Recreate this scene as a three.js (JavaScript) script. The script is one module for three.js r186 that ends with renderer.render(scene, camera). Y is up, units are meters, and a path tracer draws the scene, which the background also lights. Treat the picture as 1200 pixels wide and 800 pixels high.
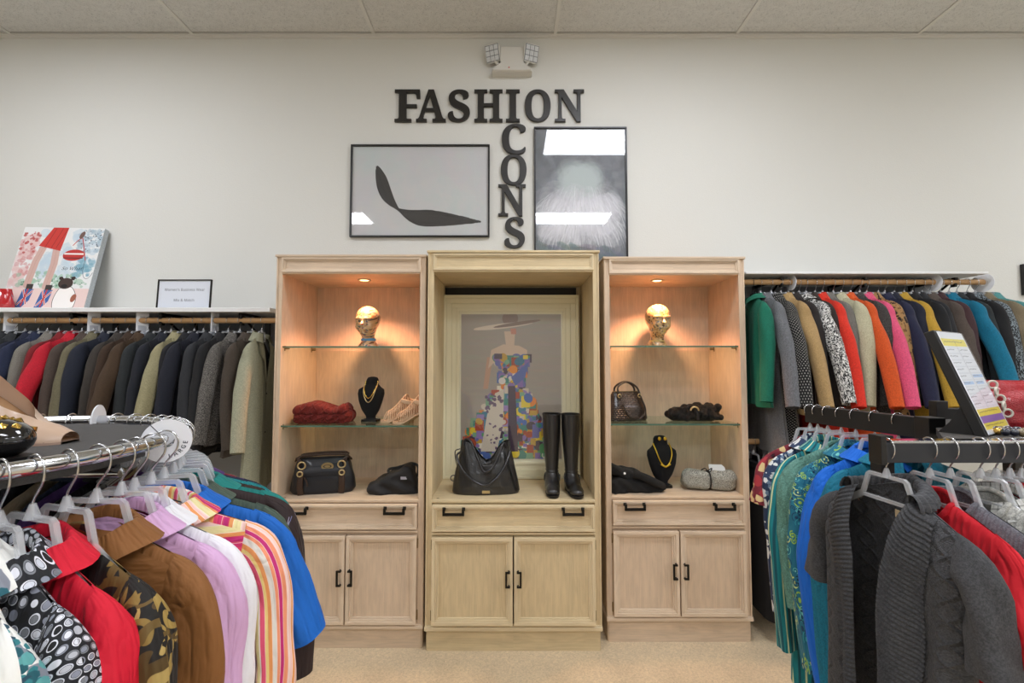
import * as THREE from 'three';
import { mergeGeometries, toCreasedNormals } from 'three/addons/utils/BufferGeometryUtils.js';
import { RoundedBoxGeometry } from 'three/addons/geometries/RoundedBoxGeometry.js';
import { TextGeometry } from 'three/addons/geometries/TextGeometry.js';
import { FontLoader } from 'three/addons/loaders/FontLoader.js';
import { MarchingCubes } from 'three/addons/objects/MarchingCubes.js';
import { RectAreaLightUniformsLib } from 'three/addons/lights/RectAreaLightUniformsLib.js';

// ---------------------------------------------------------------- camera, light, exposure
const scene = new THREE.Scene();
const FOCAL = 533, PITCH = 2.7 * Math.PI / 180, EYE = 1.54;      // focal length in pixels of the 1200 x 800 frame
const camera = new THREE.PerspectiveCamera(2 * Math.atan(400 / FOCAL) * 180 / Math.PI, 1.5, 0.02, 60);
camera.position.set(0, EYE, 0);
camera.rotation.x = PITCH;
const renderer = new THREE.WebGLRenderer({ antialias: true });
renderer.toneMapping = THREE.LinearToneMapping;
renderer.toneMappingExposure = 1.0;
renderer.shadowMap.enabled = true;
RectAreaLightUniformsLib.init();
const TROFFER_LIGHT = 13.8, TROFFER_GLOW = 8;                   // ceiling panels: light given off, brightness of the lens
const PUCK_LIGHT = 4.6, PUCK_COLOR = 0xffb088;                   // little halogen lamps inside the two side cabinets
const WALL = 3.03;                                               // distance of the back wall

// a pixel of the photograph and the distance of the plane that the thing touches give a point
const cP = Math.cos(PITCH), sP = Math.sin(PITCH);
function P(px, py, d) {
  const dx = (px - 600) / FOCAL, dy = (400 - py) / FOCAL, k = d / (cP - dy * sP);
  return new THREE.Vector3(dx * k, EYE + (dy * cP + sP) * k, -d);
}
const X = (px, d, py = 425) => P(px, py, d).x, Y = (py, d) => P(600, py, d).y;

// ---------------------------------------------------------------- helpers
const rng = (seed) => { let s = (seed * 2654435761 + 12345) >>> 0; return () => { s = (s + 0x6d2b79f5) | 0; let t = Math.imul(s ^ (s >>> 15), 1 | s); t = (t + Math.imul(t ^ (t >>> 7), 61 | t)) ^ t; return ((t ^ (t >>> 14)) >>> 0) / 4294967296; }; };
const V = (x, y, z) => new THREE.Vector3(x, y, z);
const mix = (a, b, t) => a + (b - a) * t, clamp = (v, a = 0, b = 1) => Math.min(b, Math.max(a, v));
const smooth = (a, b, v) => { const t = clamp((v - a) / (b - a)); return t * t * (3 - 2 * t); };
function keys(t, list) { if (t <= list[0][0]) return list[0][1]; for (let i = 1; i < list.length; i++) if (t <= list[i][0]) return mix(list[i - 1][1], list[i][1], (t - list[i - 1][0]) / (list[i][0] - list[i - 1][0])); return list[list.length - 1][1]; }
const taken = new Map();
function numbered(name) { const n = taken.get(name) ?? 0; taken.set(name, n + 1); return n ? name + '_' + String(n).padStart(3, '0') : name; }
function tag(o, label, category, group, kind) { if (label) o.userData.label = label; if (category) o.userData.category = category; if (group) o.userData.group = group; if (kind) o.userData.kind = kind; return o; }
function thing(name, label, category, pos = [0, 0, 0], turn = 0, group) {
  const o = new THREE.Group(); o.name = numbered(name); o.position.set(...pos); o.rotation.y = turn; scene.add(o);
  return tag(o, label, category, group);
}
function part(parent, name, geo, m, label) { const o = new THREE.Mesh(geo, m); o.name = name; parent.add(o); if (label) o.userData.label = label; return o; }
function single(name, geo, m, label, category, group, pos, turn) { const o = new THREE.Mesh(geo, m); o.name = numbered(name); if (pos) o.position.set(...pos); if (turn) o.rotation.y = turn; scene.add(o); return tag(o, label, category, group); }
function struct(name, geo, m, label) { const o = new THREE.Mesh(geo, m); o.name = numbered(name); scene.add(o); return tag(o, label, null, null, 'structure'); }

// uv in metres: each triangle is projected along its main axis
function metric(geo, turn = false, s = 1) {
  const g = geo.index ? geo.toNonIndexed() : geo, p = g.attributes.position, uv = new Float32Array(p.count * 2), a = V(), b = V(), c = V();
  for (let i = 0; i < p.count; i += 3) {
    a.fromBufferAttribute(p, i); b.fromBufferAttribute(p, i + 1); c.fromBufferAttribute(p, i + 2);
    const n = b.clone().sub(a).cross(c.clone().sub(a)), ax = Math.abs(n.x), ay = Math.abs(n.y), az = Math.abs(n.z);
    [a, b, c].forEach((v, k) => {
      let u, w; if (ay >= ax && ay >= az) { u = v.z; w = v.x; if (!turn) [u, w] = [v.z, v.x]; } else if (ax >= az) { u = v.z; w = v.y; if (turn) [u, w] = [w, u]; } else { u = v.x; w = v.y; if (turn) [u, w] = [w, u]; }
      uv[(i + k) * 2] = u * s; uv[(i + k) * 2 + 1] = w * s;
    });
  }
  g.setAttribute('uv', new THREE.BufferAttribute(uv, 2));
  return g;
}
// box given by its limits, slightly eased edges
function box(x0, x1, y0, y1, z0, z1, r = 0.0015, turn = false) {
  const w = x1 - x0, h = y1 - y0, d = z1 - z0, m = Math.min(w, h, d);
  const g = r > 0 && m > r * 2.2 ? new RoundedBoxGeometry(w, h, d, 1, r) : new THREE.BoxGeometry(w, h, d);
  g.translate((x0 + x1) / 2, (y0 + y1) / 2, (z0 + z1) / 2);
  return metric(g, turn);
}
const plainGeo = (g) => { const n = g.index ? g.toNonIndexed() : g; for (const k of Object.keys(n.attributes)) if (!['position', 'normal', 'uv'].includes(k)) n.deleteAttribute(k); if (!n.attributes.uv) n.setAttribute('uv', new THREE.BufferAttribute(new Float32Array(n.attributes.position.count * 2), 2)); return n; };
const join = (list) => mergeGeometries(list.map(plainGeo));
function grid(nu, nv, f, fuv) {
  const pos = [], uv = [], idx = [];
  for (let j = 0; j <= nv; j++) for (let i = 0; i <= nu; i++) {
    const p = f(i / nu, j / nv); pos.push(p[0], p[1], p[2]);
    const q = fuv ? fuv(i / nu, j / nv, p) : [p[0], p[1]]; uv.push(q[0], q[1]);
  }
  for (let j = 0; j < nv; j++) for (let i = 0; i < nu; i++) { const a = j * (nu + 1) + i, b = a + 1, c = a + nu + 1, d = c + 1; idx.push(a, c, b, b, c, d); }
  const g = new THREE.BufferGeometry();
  g.setAttribute('position', new THREE.Float32BufferAttribute(pos, 3)); g.setAttribute('uv', new THREE.Float32BufferAttribute(uv, 2)); g.setIndex(idx); g.computeVertexNormals();
  return g;
}
// tube along a smooth path with an elliptic section; rn is the radius in the plane normal to side, rs along side
function sweep(pts, rn, rs, { n = 20, seg = 12, side = V(0, 0, 1), disp, caps = false, exp = 2 } = {}) {
  const curve = new THREE.CatmullRomCurve3(pts), len = curve.getLength(), rN = (t) => (typeof rn === 'function' ? rn(t) : Array.isArray(rn) ? keys(t, rn) : rn), rS = (t) => (typeof rs === 'function' ? rs(t) : Array.isArray(rs) ? keys(t, rs) : rs);
  const frame = []; for (let i = 0; i <= n; i++) { const t = i / n, T = curve.getTangent(t), B = side.clone().addScaledVector(T, -side.dot(T)).normalize(), N = B.clone().cross(T).normalize(); frame.push([curve.getPoint(t), N, B, rN(t), rS(t)]); }
  const sq = (v) => Math.sign(v) * Math.pow(Math.abs(v), 2 / exp);
  const g = grid(seg, n, (a, b) => {
    const [c, N, B, r1, r2] = frame[Math.round(b * n)], f = a * Math.PI * 2, k = disp ? disp(b, f) : 0;
    const cn = sq(Math.cos(f)) * (r1 + k), cs = sq(Math.sin(f)) * (r2 + k);
    return [c.x + N.x * cn + B.x * cs, c.y + N.y * cn + B.y * cs, c.z + N.z * cn + B.z * cs];
  }, (a, b) => [a * 3.1 * (frame[n >> 1][3] + frame[n >> 1][4]), -b * len]);
  weld(g, seg, n);
  if (!caps) return g;
  const parts = [g];
  for (const e of [0, n]) { const [c] = frame[e], p = [], ix = []; p.push(c.x, c.y, c.z); for (let i = 0; i <= seg; i++) { const k = (e * (seg + 1) + i) * 3, a = g.attributes.position.array; p.push(a[k], a[k + 1], a[k + 2]); } for (let i = 1; i <= seg; i++) e ? ix.push(0, i + 1, i) : ix.push(0, i, i + 1);
    const cg = new THREE.BufferGeometry(); cg.setAttribute('position', new THREE.Float32BufferAttribute(p, 3)); cg.setAttribute('uv', new THREE.Float32BufferAttribute(p.filter((_, k) => k % 3 < 2), 2)); cg.setIndex(ix); cg.computeVertexNormals(); parts.push(cg); }
  return join(parts);
}
function weld(g, seg, n) { // equal normals along the seam of a wrapped grid
  const a = g.attributes.normal.array; for (let j = 0; j <= n; j++) { const p = (j * (seg + 1)) * 3, q = (j * (seg + 1) + seg) * 3, v = V(a[p] + a[q], a[p + 1] + a[q + 1], a[p + 2] + a[q + 2]).normalize(); for (const k of [p, q]) { a[k] = v.x; a[k + 1] = v.y; a[k + 2] = v.z; } }
}
// rows of super-ellipses {y, x, z, rx, rz} joined into a closed solid
function loft(rows, { seg = 24, exp = 2, disp, n = 0, capTop = true, capBottom = true } = {}) {
  const at = (t) => { const f = t * (rows.length - 1), i = Math.min(rows.length - 2, Math.floor(f)), k = f - i, r0 = rows[i], r1 = rows[i + 1]; const o = {}; for (const c of ['y', 'x', 'z', 'rx', 'rz']) o[c] = mix(r0[c] ?? 0, r1[c] ?? 0, k); return o; };
  const N = n || (rows.length - 1) * 3, sq = (v) => Math.sign(v) * Math.pow(Math.abs(v), 2 / exp);
  const g = grid(seg, N, (a, b) => { const r = at(b), f = a * Math.PI * 2, k = disp ? disp(f, b, r) : 0; return [r.x + sq(Math.cos(f)) * (r.rx + k), r.y, r.z - sq(Math.sin(f)) * (r.rz + k)]; }, (a, b, p) => [a * 3.1 * (rows[rows.length >> 1].rx + rows[rows.length >> 1].rz), p[1]]);
  weld(g, seg, N);
  const parts = [g];
  [[0, capBottom], [N, capTop]].forEach(([e, on]) => { if (!on) return; const r = at(e / N), p = [r.x, r.y, r.z], ix = []; for (let i = 0; i <= seg; i++) { const k = (e * (seg + 1) + i) * 3, a = g.attributes.position.array; p.push(a[k], a[k + 1], a[k + 2]); } for (let i = 1; i <= seg; i++) e ? ix.push(0, i, i + 1) : ix.push(0, i + 1, i);
    const c = new THREE.BufferGeometry(); c.setAttribute('position', new THREE.Float32BufferAttribute(p, 3)); c.setAttribute('uv', new THREE.Float32BufferAttribute(p.filter((_, k) => k % 3 !== 1), 2)); c.setIndex(ix); c.computeVertexNormals(); parts.push(c); });
  return join(parts);
}
// closed surface of a distance field
function field(res, half, f, centre = [0, 0, 0]) {
  const mc = new MarchingCubes(res, new THREE.MeshStandardMaterial(), false, false, 120000); mc.isolation = 0;
  for (let k = 0; k < res; k++) for (let j = 0; j < res; j++) for (let i = 0; i < res; i++) { const q = (n) => (n - res / 2) / (res / 2) * half; mc.field[i + j * res + k * res * res] = -f(q(i) + centre[0], q(j) + centre[1], q(k) + centre[2]) * 100; }
  mc.update();
  const n = mc.count, p = new Float32Array(n * 3), nr = new Float32Array(n * 3), uv = new Float32Array(n * 2);
  for (let i = 0; i < n * 3; i++) { p[i] = mc.positionArray[i] * half + centre[i % 3]; nr[i] = mc.normalArray[i]; }
  for (let i = 0; i < n; i++) { uv[i * 2] = p[i * 3] + p[i * 3 + 2] * 0.7; uv[i * 2 + 1] = p[i * 3 + 1] + p[i * 3 + 2] * 0.3; }
  const g = new THREE.BufferGeometry(); g.setAttribute('position', new THREE.BufferAttribute(p, 3)); g.setAttribute('normal', new THREE.BufferAttribute(nr, 3)); g.setAttribute('uv', new THREE.BufferAttribute(uv, 2));
  return g;
}
const smin = (a, b, k) => { const h = clamp(0.5 + 0.5 * (b - a) / k); return mix(b, a, h) - k * h * (1 - h); };
const ell = (x, y, z, cx, cy, cz, rx, ry, rz) => { const a = (x - cx) / rx, b = (y - cy) / ry, c = (z - cz) / rz, l = Math.hypot(a, b, c); return (l - 1) * Math.min(rx, ry, rz); };
const cap = (x, y, z, a, b, ra, rb) => { const dx = b[0] - a[0], dy = b[1] - a[1], dz = b[2] - a[2], t = clamp(((x - a[0]) * dx + (y - a[1]) * dy + (z - a[2]) * dz) / (dx * dx + dy * dy + dz * dz)); return Math.hypot(x - a[0] - dx * t, y - a[1] - dy * t, z - a[2] - dz * t) - mix(ra, rb, t); };
const wire = (pts, r, n = 24, seg = 8, closed = false) => new THREE.TubeGeometry(new THREE.CatmullRomCurve3(pts, closed), n, r, seg, closed);

// ---------------------------------------------------------------- textures
function canvas(w, h, draw, metres, opts = {}) {
  const c = document.createElement('canvas'); c.width = w; c.height = h; const x = c.getContext('2d'); draw(x, w, h);
  const t = new THREE.CanvasTexture(c); t.colorSpace = opts.data ? THREE.NoColorSpace : THREE.SRGBColorSpace; t.wrapS = t.wrapT = opts.clamp ? THREE.ClampToEdgeWrapping : THREE.RepeatWrapping;
  if (metres) t.repeat.set(1 / metres, (w / h) / metres);
  return t;
}
function noiseGrid(n, seed) { const r = rng(seed), a = new Float32Array(n * n); for (let i = 0; i < n * n; i++) a[i] = r(); return (u, v) => { const x = ((u % 1) + 1) % 1 * n, y = ((v % 1) + 1) % 1 * n, i = Math.floor(x), j = Math.floor(y), fx = x - i, fy = y - j, sx = fx * fx * (3 - 2 * fx), sy = fy * fy * (3 - 2 * fy), g = (p, q) => a[(q % n) * n + (p % n)]; return mix(mix(g(i, j), g(i + 1, j), sx), mix(g(i, j + 1), g(i + 1, j + 1), sx), sy); }; }
function data(w, h, f, metres, srgb = true, mv) {
  const d = new Uint8Array(w * h * 4);
  for (let j = 0; j < h; j++) for (let i = 0; i < w; i++) { const c = f(i / w, j / h, i, j), k = (j * w + i) * 4; const q = Array.isArray(c) ? c : [c, c, c]; d[k] = clamp(q[0]) * 255; d[k + 1] = clamp(q[1]) * 255; d[k + 2] = clamp(q[2]) * 255; d[k + 3] = 255; }
  const t = new THREE.DataTexture(d, w, h); t.magFilter = THREE.LinearFilter; t.wrapS = t.wrapT = THREE.RepeatWrapping; t.colorSpace = srgb ? THREE.SRGBColorSpace : THREE.NoColorSpace; t.needsUpdate = true;
  t.repeat.set(1 / metres, 1 / (mv ?? metres)); return t;
}
const nA = noiseGrid(8, 1), nB = noiseGrid(32, 2), nC = noiseGrid(128, 3), nD = noiseGrid(256, 4), nE = noiseGrid(64, 5);
const std = (color, rough = 0.6, extra = {}) => new THREE.MeshStandardMaterial({ color, roughness: rough, side: THREE.DoubleSide, ...extra });
const phys = (color, rough, extra) => new THREE.MeshPhysicalMaterial({ color, roughness: rough, side: THREE.DoubleSide, ...extra });
// ---------------------------------------------------------------- the room
const CEIL = Y(41.5, WALL), RX = 5.6, RZ = 5.2;                   // ceiling height, half width, depth behind the camera
const wallPaint = std(0xd8d8d2, 0.75, { bumpMap: data(256, 256, (u, v) => nC(u, v) * 0.6 + nD(u, v) * 0.4, 0.5, false), bumpScale: 0.0006 });
const floorTex = data(512, 512, (u, v) => { const n = nD(u, v), m = nC(u, v), l = nA(u, v), s = n > 0.8 ? -0.07 : n < 0.18 ? 0.05 : 0; const t = 0.86 + s + (m - 0.5) * 0.09 + (l - 0.5) * 0.05; return [t, t * 0.955, t * 0.87]; }, 0.9);
const floorMat = std(0xf2e6d2, 0.42, { map: floorTex });
const tileTex = data(512, 512, (u, v) => { const n = nD(u * 1, v) * 0.6 + nC(u, v) * 0.4, hole = n < 0.27 ? 0.14 : n < 0.34 ? 0.06 : 0; return 0.97 - hole + (nB(u, v) - 0.5) * 0.04; }, 0.61);
const tileBump = data(512, 512, (u, v) => { const n = nD(u, v) * 0.6 + nC(u, v) * 0.4; return n < 0.3 ? n / 0.3 * 0.6 : 0.6 + n * 0.4; }, 0.61, false);
const tileMat = std(0xdadad6, 0.9, { map: tileTex, bumpMap: tileBump, bumpScale: 0.003 });
const gridMat = std(0xd6d5cf, 0.5);
struct('floor', metric(new THREE.BoxGeometry(RX * 2, 0.1, WALL + RZ).translate(0, -0.05, (RZ - WALL) / 2)), floorMat, 'beige speckled vinyl floor');
struct('wall_back', metric(new THREE.BoxGeometry(RX * 2 + 0.4, CEIL + 0.4, 0.12).translate(0, CEIL / 2, -WALL - 0.06)), wallPaint, 'off white painted back wall');
struct('wall_left', metric(new THREE.BoxGeometry(0.12, CEIL + 0.4, WALL + RZ).translate(-RX - 0.06, CEIL / 2, (RZ - WALL) / 2)), wallPaint, 'off white painted side wall');
struct('wall_right', metric(new THREE.BoxGeometry(0.12, CEIL + 0.4, WALL + RZ).translate(RX + 0.06, CEIL / 2, (RZ - WALL) / 2)), wallPaint, 'off white painted side wall');
struct('wall_front', metric(new THREE.BoxGeometry(RX * 2 + 0.4, CEIL + 0.4, 0.12).translate(0, CEIL / 2, RZ + 0.06)), wallPaint, 'off white painted front wall');
// suspended ceiling: a slab above, lay-in tiles as pieces, T-bars between them
const TW = 1.244, TD = 0.61, GX0 = X(650.5, WALL, 41);              // a grid line that shows in the photograph
const ceiling = struct('ceiling', new THREE.BoxGeometry(RX * 2 + 0.2, 0.08, WALL + RZ + 0.2).translate(0, CEIL + 0.12, (RZ - WALL) / 2), std(0xb9b6ae, 0.9), 'suspended ceiling of textured tiles');
const TROFFERS = [-3, 0, 3].flatMap((c) => [2, 6, 10].map((r) => [c, r]));
const isTroffer = (c, r) => TROFFERS.some(([a, b]) => b === r && Math.abs(a - c) < 0.99);
const nCols = 5, nRows = Math.ceil((WALL + RZ) / TD);
const tileGeo = metric(new RoundedBoxGeometry(TW - 0.022, 0.016, TD - 0.022, 1, 0.003));
const bars = [];
for (let c = -nCols; c < nCols; c++) {
  const x0 = GX0 + c * TW; bars.push(box(x0 - 0.012, x0 + 0.012, CEIL - 0.006, CEIL + 0.004, -WALL, RZ, 0));
  for (let r = 0; r < nRows; r++) {
    const z = -WALL + 0.02 + (r + 0.5) * TD; if (z + TD / 2 > RZ) continue;
    if (isTroffer(c, r)) continue;
    const o = part(ceiling, 'ceiling_tile', tileGeo, tileMat); o.position.set(x0 + TW / 2, CEIL + 0.008, z);
  }
}
for (let r = 1; r < nRows; r++) bars.push(box(-RX, RX, CEIL - 0.006, CEIL + 0.004, -WALL + 0.02 + r * TD - 0.012, -WALL + 0.02 + r * TD + 0.012, 0));
bars.push(box(-RX, RX, CEIL - 0.024, CEIL + 0.004, -WALL, -WALL + 0.012, 0), box(-RX, RX, CEIL - 0.008, CEIL + 0.004, -WALL, -WALL + 0.024, 0));
part(ceiling, 'ceiling_grid', join(bars), gridMat);
// fluorescent troffers, all out of the frame; their mirror images show in the poster glass
const lensMat = std(0xffffff, 0.5, { emissive: 0xf6f8ff, emissiveIntensity: TROFFER_GLOW });
for (const [c, r] of TROFFERS) {
  const x = GX0 + (c + 0.5) * TW, z = -WALL + 0.02 + (r + 0.5) * TD, w = TW - 0.03, d = TD - 0.03;
  const t = thing('ceiling_light', 'recessed fluorescent ceiling panel with a white lens', 'light', [x, CEIL, z], 0, 'ceiling panels out of the frame');
  part(t, 'frame', join([box(-w / 2, w / 2, -0.006, 0.05, -d / 2, -d / 2 + 0.025, 0), box(-w / 2, w / 2, -0.006, 0.05, d / 2 - 0.025, d / 2, 0), box(-w / 2, -w / 2 + 0.025, -0.006, 0.05, -d / 2, d / 2, 0), box(w / 2 - 0.025, w / 2, -0.006, 0.05, -d / 2, d / 2, 0)]), gridMat);
  part(t, 'lens', box(-w / 2 + 0.02, w / 2 - 0.02, 0.004, 0.012, -d / 2 + 0.02, d / 2 - 0.02, 0), lensMat);
  const l = new THREE.RectAreaLight(0xf0f4ff, TROFFER_LIGHT, w - 0.06, d - 0.06); l.position.set(0, -0.012, 0); l.rotation.x = -Math.PI / 2; l.name = 'panel_light'; t.add(l);
}
// ---------------------------------------------------------------- whitewashed oak display cabinets
function oak(tint, seed) {
  const a = noiseGrid(16, seed), b = noiseGrid(64, seed + 1), c = noiseGrid(256, seed + 2);
  return data(512, 512, (u, v) => {
    const warp = a(u, v * 0.5) * 0.9 + b(u * 0.5, v) * 0.08, ring = Math.sin((u * 4 + warp) * Math.PI * 2 * 2.5), pore = c(u, v * 0.06) > 0.62 ? -0.045 : 0;
    const t = 0.93 + ring * 0.012 + (b(u, v * 0.12) - 0.5) * 0.04 + pore * 0.6 + (a(u, v) - 0.5) * 0.04;
    return [t, t * 0.985 + 0.002, t * 0.96];
  }, 0.42, true, 1.1);
}
const oakTex = oak(0, 11), oakBump = data(256, 256, (u, v) => nD(u, v * 0.06), 0.2, false, 0.6);
const woodSide = std(0xe6d0b8, 0.5, { map: oakTex, bumpMap: oakBump, bumpScale: 0.0004 }), woodMid = std(0xe6d3ac, 0.5, { map: oakTex, bumpMap: oakBump, bumpScale: 0.0004 });
const mouldSide = std(0xefdcc6, 0.45, { map: oakTex }), mouldMid = std(0xefdfbc, 0.45, { map: oakTex });  // paler than the panels: gathered whitewash, plus caught light put into the colour
const iron = std(0x16140f, 0.4, { metalness: 0.5 }), brass = std(0x8a7a58, 0.4, { metalness: 0.9 });
const shelfGlass = phys(0xe6f2ec, 0.03, { transmission: 1, thickness: 0, ior: 1.5 }), edgeGlass = phys(0x6f9a86, 0.15, { transmission: 0.5, thickness: 0, ior: 1.5 });
const pullGeo = (() => { const s = 0.058; return join([box(-s, -s + 0.011, -0.006, 0.006, 0, 0.024, 0.002), box(s - 0.011, s, -0.006, 0.006, 0, 0.024, 0.002), box(-s - 0.003, -s + 0.014, -0.009, 0.009, 0, 0.004, 0.001), box(s - 0.014, s + 0.003, -0.009, 0.009, 0, 0.004, 0.001), box(-s, s, -0.03, -0.016, 0.012, 0.026, 0.002), box(-s, -s + 0.013, -0.03, 0.006, 0.012, 0.026, 0.002), box(s - 0.013, s, -0.03, 0.006, 0.012, 0.026, 0.002)]); })();
function frameMould(x0, x1, y0, y1, z, w, h) { // mitred moulding: an outer step and an inner bead
  const out = [];
  const ring = (a, b, c, d, ww, zz, hh) => out.push(box(a, b, d - ww, d, zz, zz + hh, 0.0015, true), box(a, b, c, c + ww, zz, zz + hh, 0.0015, true), box(a, a + ww, c + ww, d - ww, zz, zz + hh, 0.0015), box(b - ww, b, c + ww, d - ww, zz, zz + hh, 0.0015));
  ring(x0, x1, y0, y1, w * 0.5, z, h); ring(x0 + w * 0.5, x1 - w * 0.5, y0 + w * 0.5, y1 - w * 0.5, w * 0.27, z, h * 0.72); ring(x0 + w * 0.77, x1 - w * 0.77, y0 + w * 0.77, y1 - w * 0.77, w * 0.23, z, h * 0.42);
  return join(out);
}
function cabinet(x0, x1, zf, rows, m, name, label, lamp) {
  // rows: pixel heights on the front face: top, panel top, panel bottom, opening top, deck, drawer top, drawer bottom, door top, door bottom, moulding, plinth, floor
  const [top, p0, p1, open, deck, d0, d1, o0, o1, mo, pl] = rows.map((v) => Y(v, zf));
  const mm = m === woodMid ? mouldMid : mouldSide, F = -zf, B = -WALL + 0.004, S = 0.034, t = thing(name, label, 'cabinet', [(x0 + x1) / 2, 0, 0]);
  const w = (x1 - x0) / 2, A = -w, Z = w;
  part(t, 'side_panel', box(A + 0.006, A + 0.026, 0.0, top - 0.01, B, F - 0.012), m); part(t, 'side_panel', box(Z - 0.026, Z - 0.006, 0.0, top - 0.01, B, F - 0.012), m);
  part(t, 'back_panel', box(A + 0.026, Z - 0.026, 0.05, top - 0.02, B, B + 0.012), m);
  part(t, 'stile', box(A, A + S, pl, top - 0.004, F - 0.02, F), m); part(t, 'stile', box(Z - S, Z, pl, top - 0.004, F - 0.02, F), m);
  part(t, 'stile_bead', join([box(A + 0.002, A + 0.011, pl, top - 0.006, F, F + 0.005, 0.002), box(Z - 0.011, Z - 0.002, pl, top - 0.006, F, F + 0.005, 0.002)]), m);
  part(t, 'top_board', box(A - 0.004, Z + 0.004, top - 0.014, top, B, F + 0.012, 0.003, true), m);
  // canopy: rail with a sunk panel, and the ceiling of the niche that hides the lamp
  const hd = part(t, 'header', box(A + S, Z - S, open, top - 0.012, F - 0.02, F - 0.006, 0.001, true), m);
  part(hd, 'header_moulding', frameMould(A + S - 0.004, Z - S + 0.004, p1 - 0.012, p0 + 0.012, F - 0.006, 0.02, 0.014), mm);
  part(hd, 'header_lip', box(A + S - 0.001, Z - S + 0.001, open, open + 0.012, F - 0.006, F + 0.001, 0.002, true), m);
  part(t, 'niche_ceiling', box(A + 0.026, Z - 0.026, open + 0.002, open + 0.018, B + 0.012, F - 0.02, 0.001, true), m);
  part(t, 'deck', box(A + 0.026, Z - 0.026, deck - 0.02, deck, B + 0.012, F - 0.004, 0.001, true), m);
  part(t, 'deck_lip', box(A + S - 0.004, Z - S + 0.004, deck - 0.016, deck - 0.001, F - 0.006, F + 0.001, 0.003, true), m);
  part(t, 'rail', box(A + S - 0.002, Z - S + 0.002, o0 - 0.001, d1 + 0.002, F - 0.02, F - 0.002, 0.001, true), m); part(t, 'rail_bead', box(A + S, Z - S, d1 - 0.016, d1 - 0.006, F - 0.002, F + 0.01, 0.003, true), mm);
  part(t, 'bottom_rail', box(A + S - 0.002, Z - S + 0.002, mo, o1 + 0.002, F - 0.02, F, 0.001, true), m);
  part(t, 'base_moulding', join([box(A - 0.002, Z + 0.002, pl, mo, B, F + 0.012, 0.004, true), box(A, Z, mo - 0.002, mo + 0.006, F - 0.01, F + 0.006, 0.002, true)]), mm);
  part(t, 'plinth', box(A + 0.012, Z - 0.012, 0, pl, F - 0.03, F - 0.006, 0.001, true), m);
  // drawer
  const dr = part(t, 'drawer', box(A + S + 0.002, Z - S - 0.002, d1 + 0.002, d0 - 0.002, F - 0.02, F + 0.004, 0.002, true), m);
  part(dr, 'drawer_moulding', frameMould(A + S + 0.003, Z - S - 0.003, d1 + 0.003, d0 - 0.003, F + 0.004, 0.026, 0.018), mm);
  for (const s of [-1, 1]) { const h = part(dr, 'drawer_pull', pullGeo, iron, 'black bail pull'); h.position.set(s * (w - 0.155), d0 - 0.02, F + 0.02); }
  // two doors
  for (const s of [-1, 1]) {
    const a = s < 0 ? A + S + 0.002 : 0.003, b = s < 0 ? -0.003 : Z - S - 0.002;
    const dm = part(t, 'door', box(a, b, o1 + 0.002, o0 - 0.003, F - 0.02, F + 0.004, 0.002), m);
    part(dm, 'door_moulding', frameMould(a + 0.001, b - 0.001, o1 + 0.003, o0 - 0.004, F + 0.004, 0.036, 0.02), mm);
    const h = part(dm, 'door_pull', pullGeo, iron, 'black bail pull'); h.rotation.z = s > 0 ? Math.PI / 2 : -Math.PI / 2; h.scale.setScalar(0.72); h.position.set(s * 0.022, mix(o1, o0, 0.53), F + 0.021);
    part(dm, 'hinge', join([0.1, 0.9].map((k) => new THREE.CylinderGeometry(0.004, 0.004, 0.05, 8).translate(s < 0 ? a - 0.002 : b + 0.002, mix(o1, o0, k), F + 0.003))), brass);
  }
  part(t, 'keyhole', box(A + S + 0.02, A + S + 0.034, deck - 0.001, deck + 0.0015, F - 0.03, F - 0.026, 0), iron);
  t.userData.niche = { A: A + 0.026, Z: Z - 0.026, deck, open, F, B: B + 0.012 };
  if (lamp) {
    const [lx, lz] = lamp, cx = (x0 + x1) / 2;
    const lp = part(t, 'puck_lamp', new THREE.TorusGeometry(0.034, 0.006, 10, 28).rotateX(Math.PI / 2).translate(lx - cx, open, lz), std(0xcfc3b0, 0.3, { metalness: 0.8 }), 'small recessed halogen lamp');
    part(lp, 'lamp_lens', new THREE.CylinderGeometry(0.03, 0.03, 0.004, 24).translate(lx - cx, open + 0.001, lz), std(0xffffff, 0.4, { emissive: 0xffc98a, emissiveIntensity: 9 }));
    const l = new THREE.SpotLight(PUCK_COLOR, PUCK_LIGHT, 0, 1.02, 0.45, 2); l.position.set(lx - cx, open - 0.008, lz); l.target.position.set(lx - cx, 0, lz - 0.06); l.shadow.radius = 1.6; l.castShadow = true; l.name = 'puck_light'; t.add(l, l.target);
    l.target.name = 'puck_aim';
  }
  return t;
}
const ZL = 2.53, ZM = 2.505, ZR = 2.585;
const cabL = cabinet(X(324.5, ZL, 300), X(498.8, ZL, 400), ZL, [298.5, 304, 316.5, 320.7, 585, 589.5, 619.5, 625.5, 730, 732, 736], woodSide, 'display_cabinet', 'pale oak lighted cabinet holding the folded red knit and sandals', [X(427, 2.72, 328), -2.72]);
const cabM = cabinet(X(501.5, ZM, 300), X(703.5, ZM, 500), ZM, [293.5, 299.5, 314, 318.5, 585.5, 590.5, 622, 627.5, 731, 733.5, 738.5], woodMid, 'display_cabinet', 'taller pale oak cabinet holding the framed dress print and boots', null);
const cabR = cabinet(X(708, ZR, 400), X(877, ZR, 520), ZR, [301, 306, 318, 322, 581, 585, 614.5, 620, 720.5, 722.5, 727], woodSide, 'display_cabinet', 'pale oak lighted cabinet holding the fur bag and grey scarf', [X(770, 2.76, 328), -2.76]);
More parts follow.
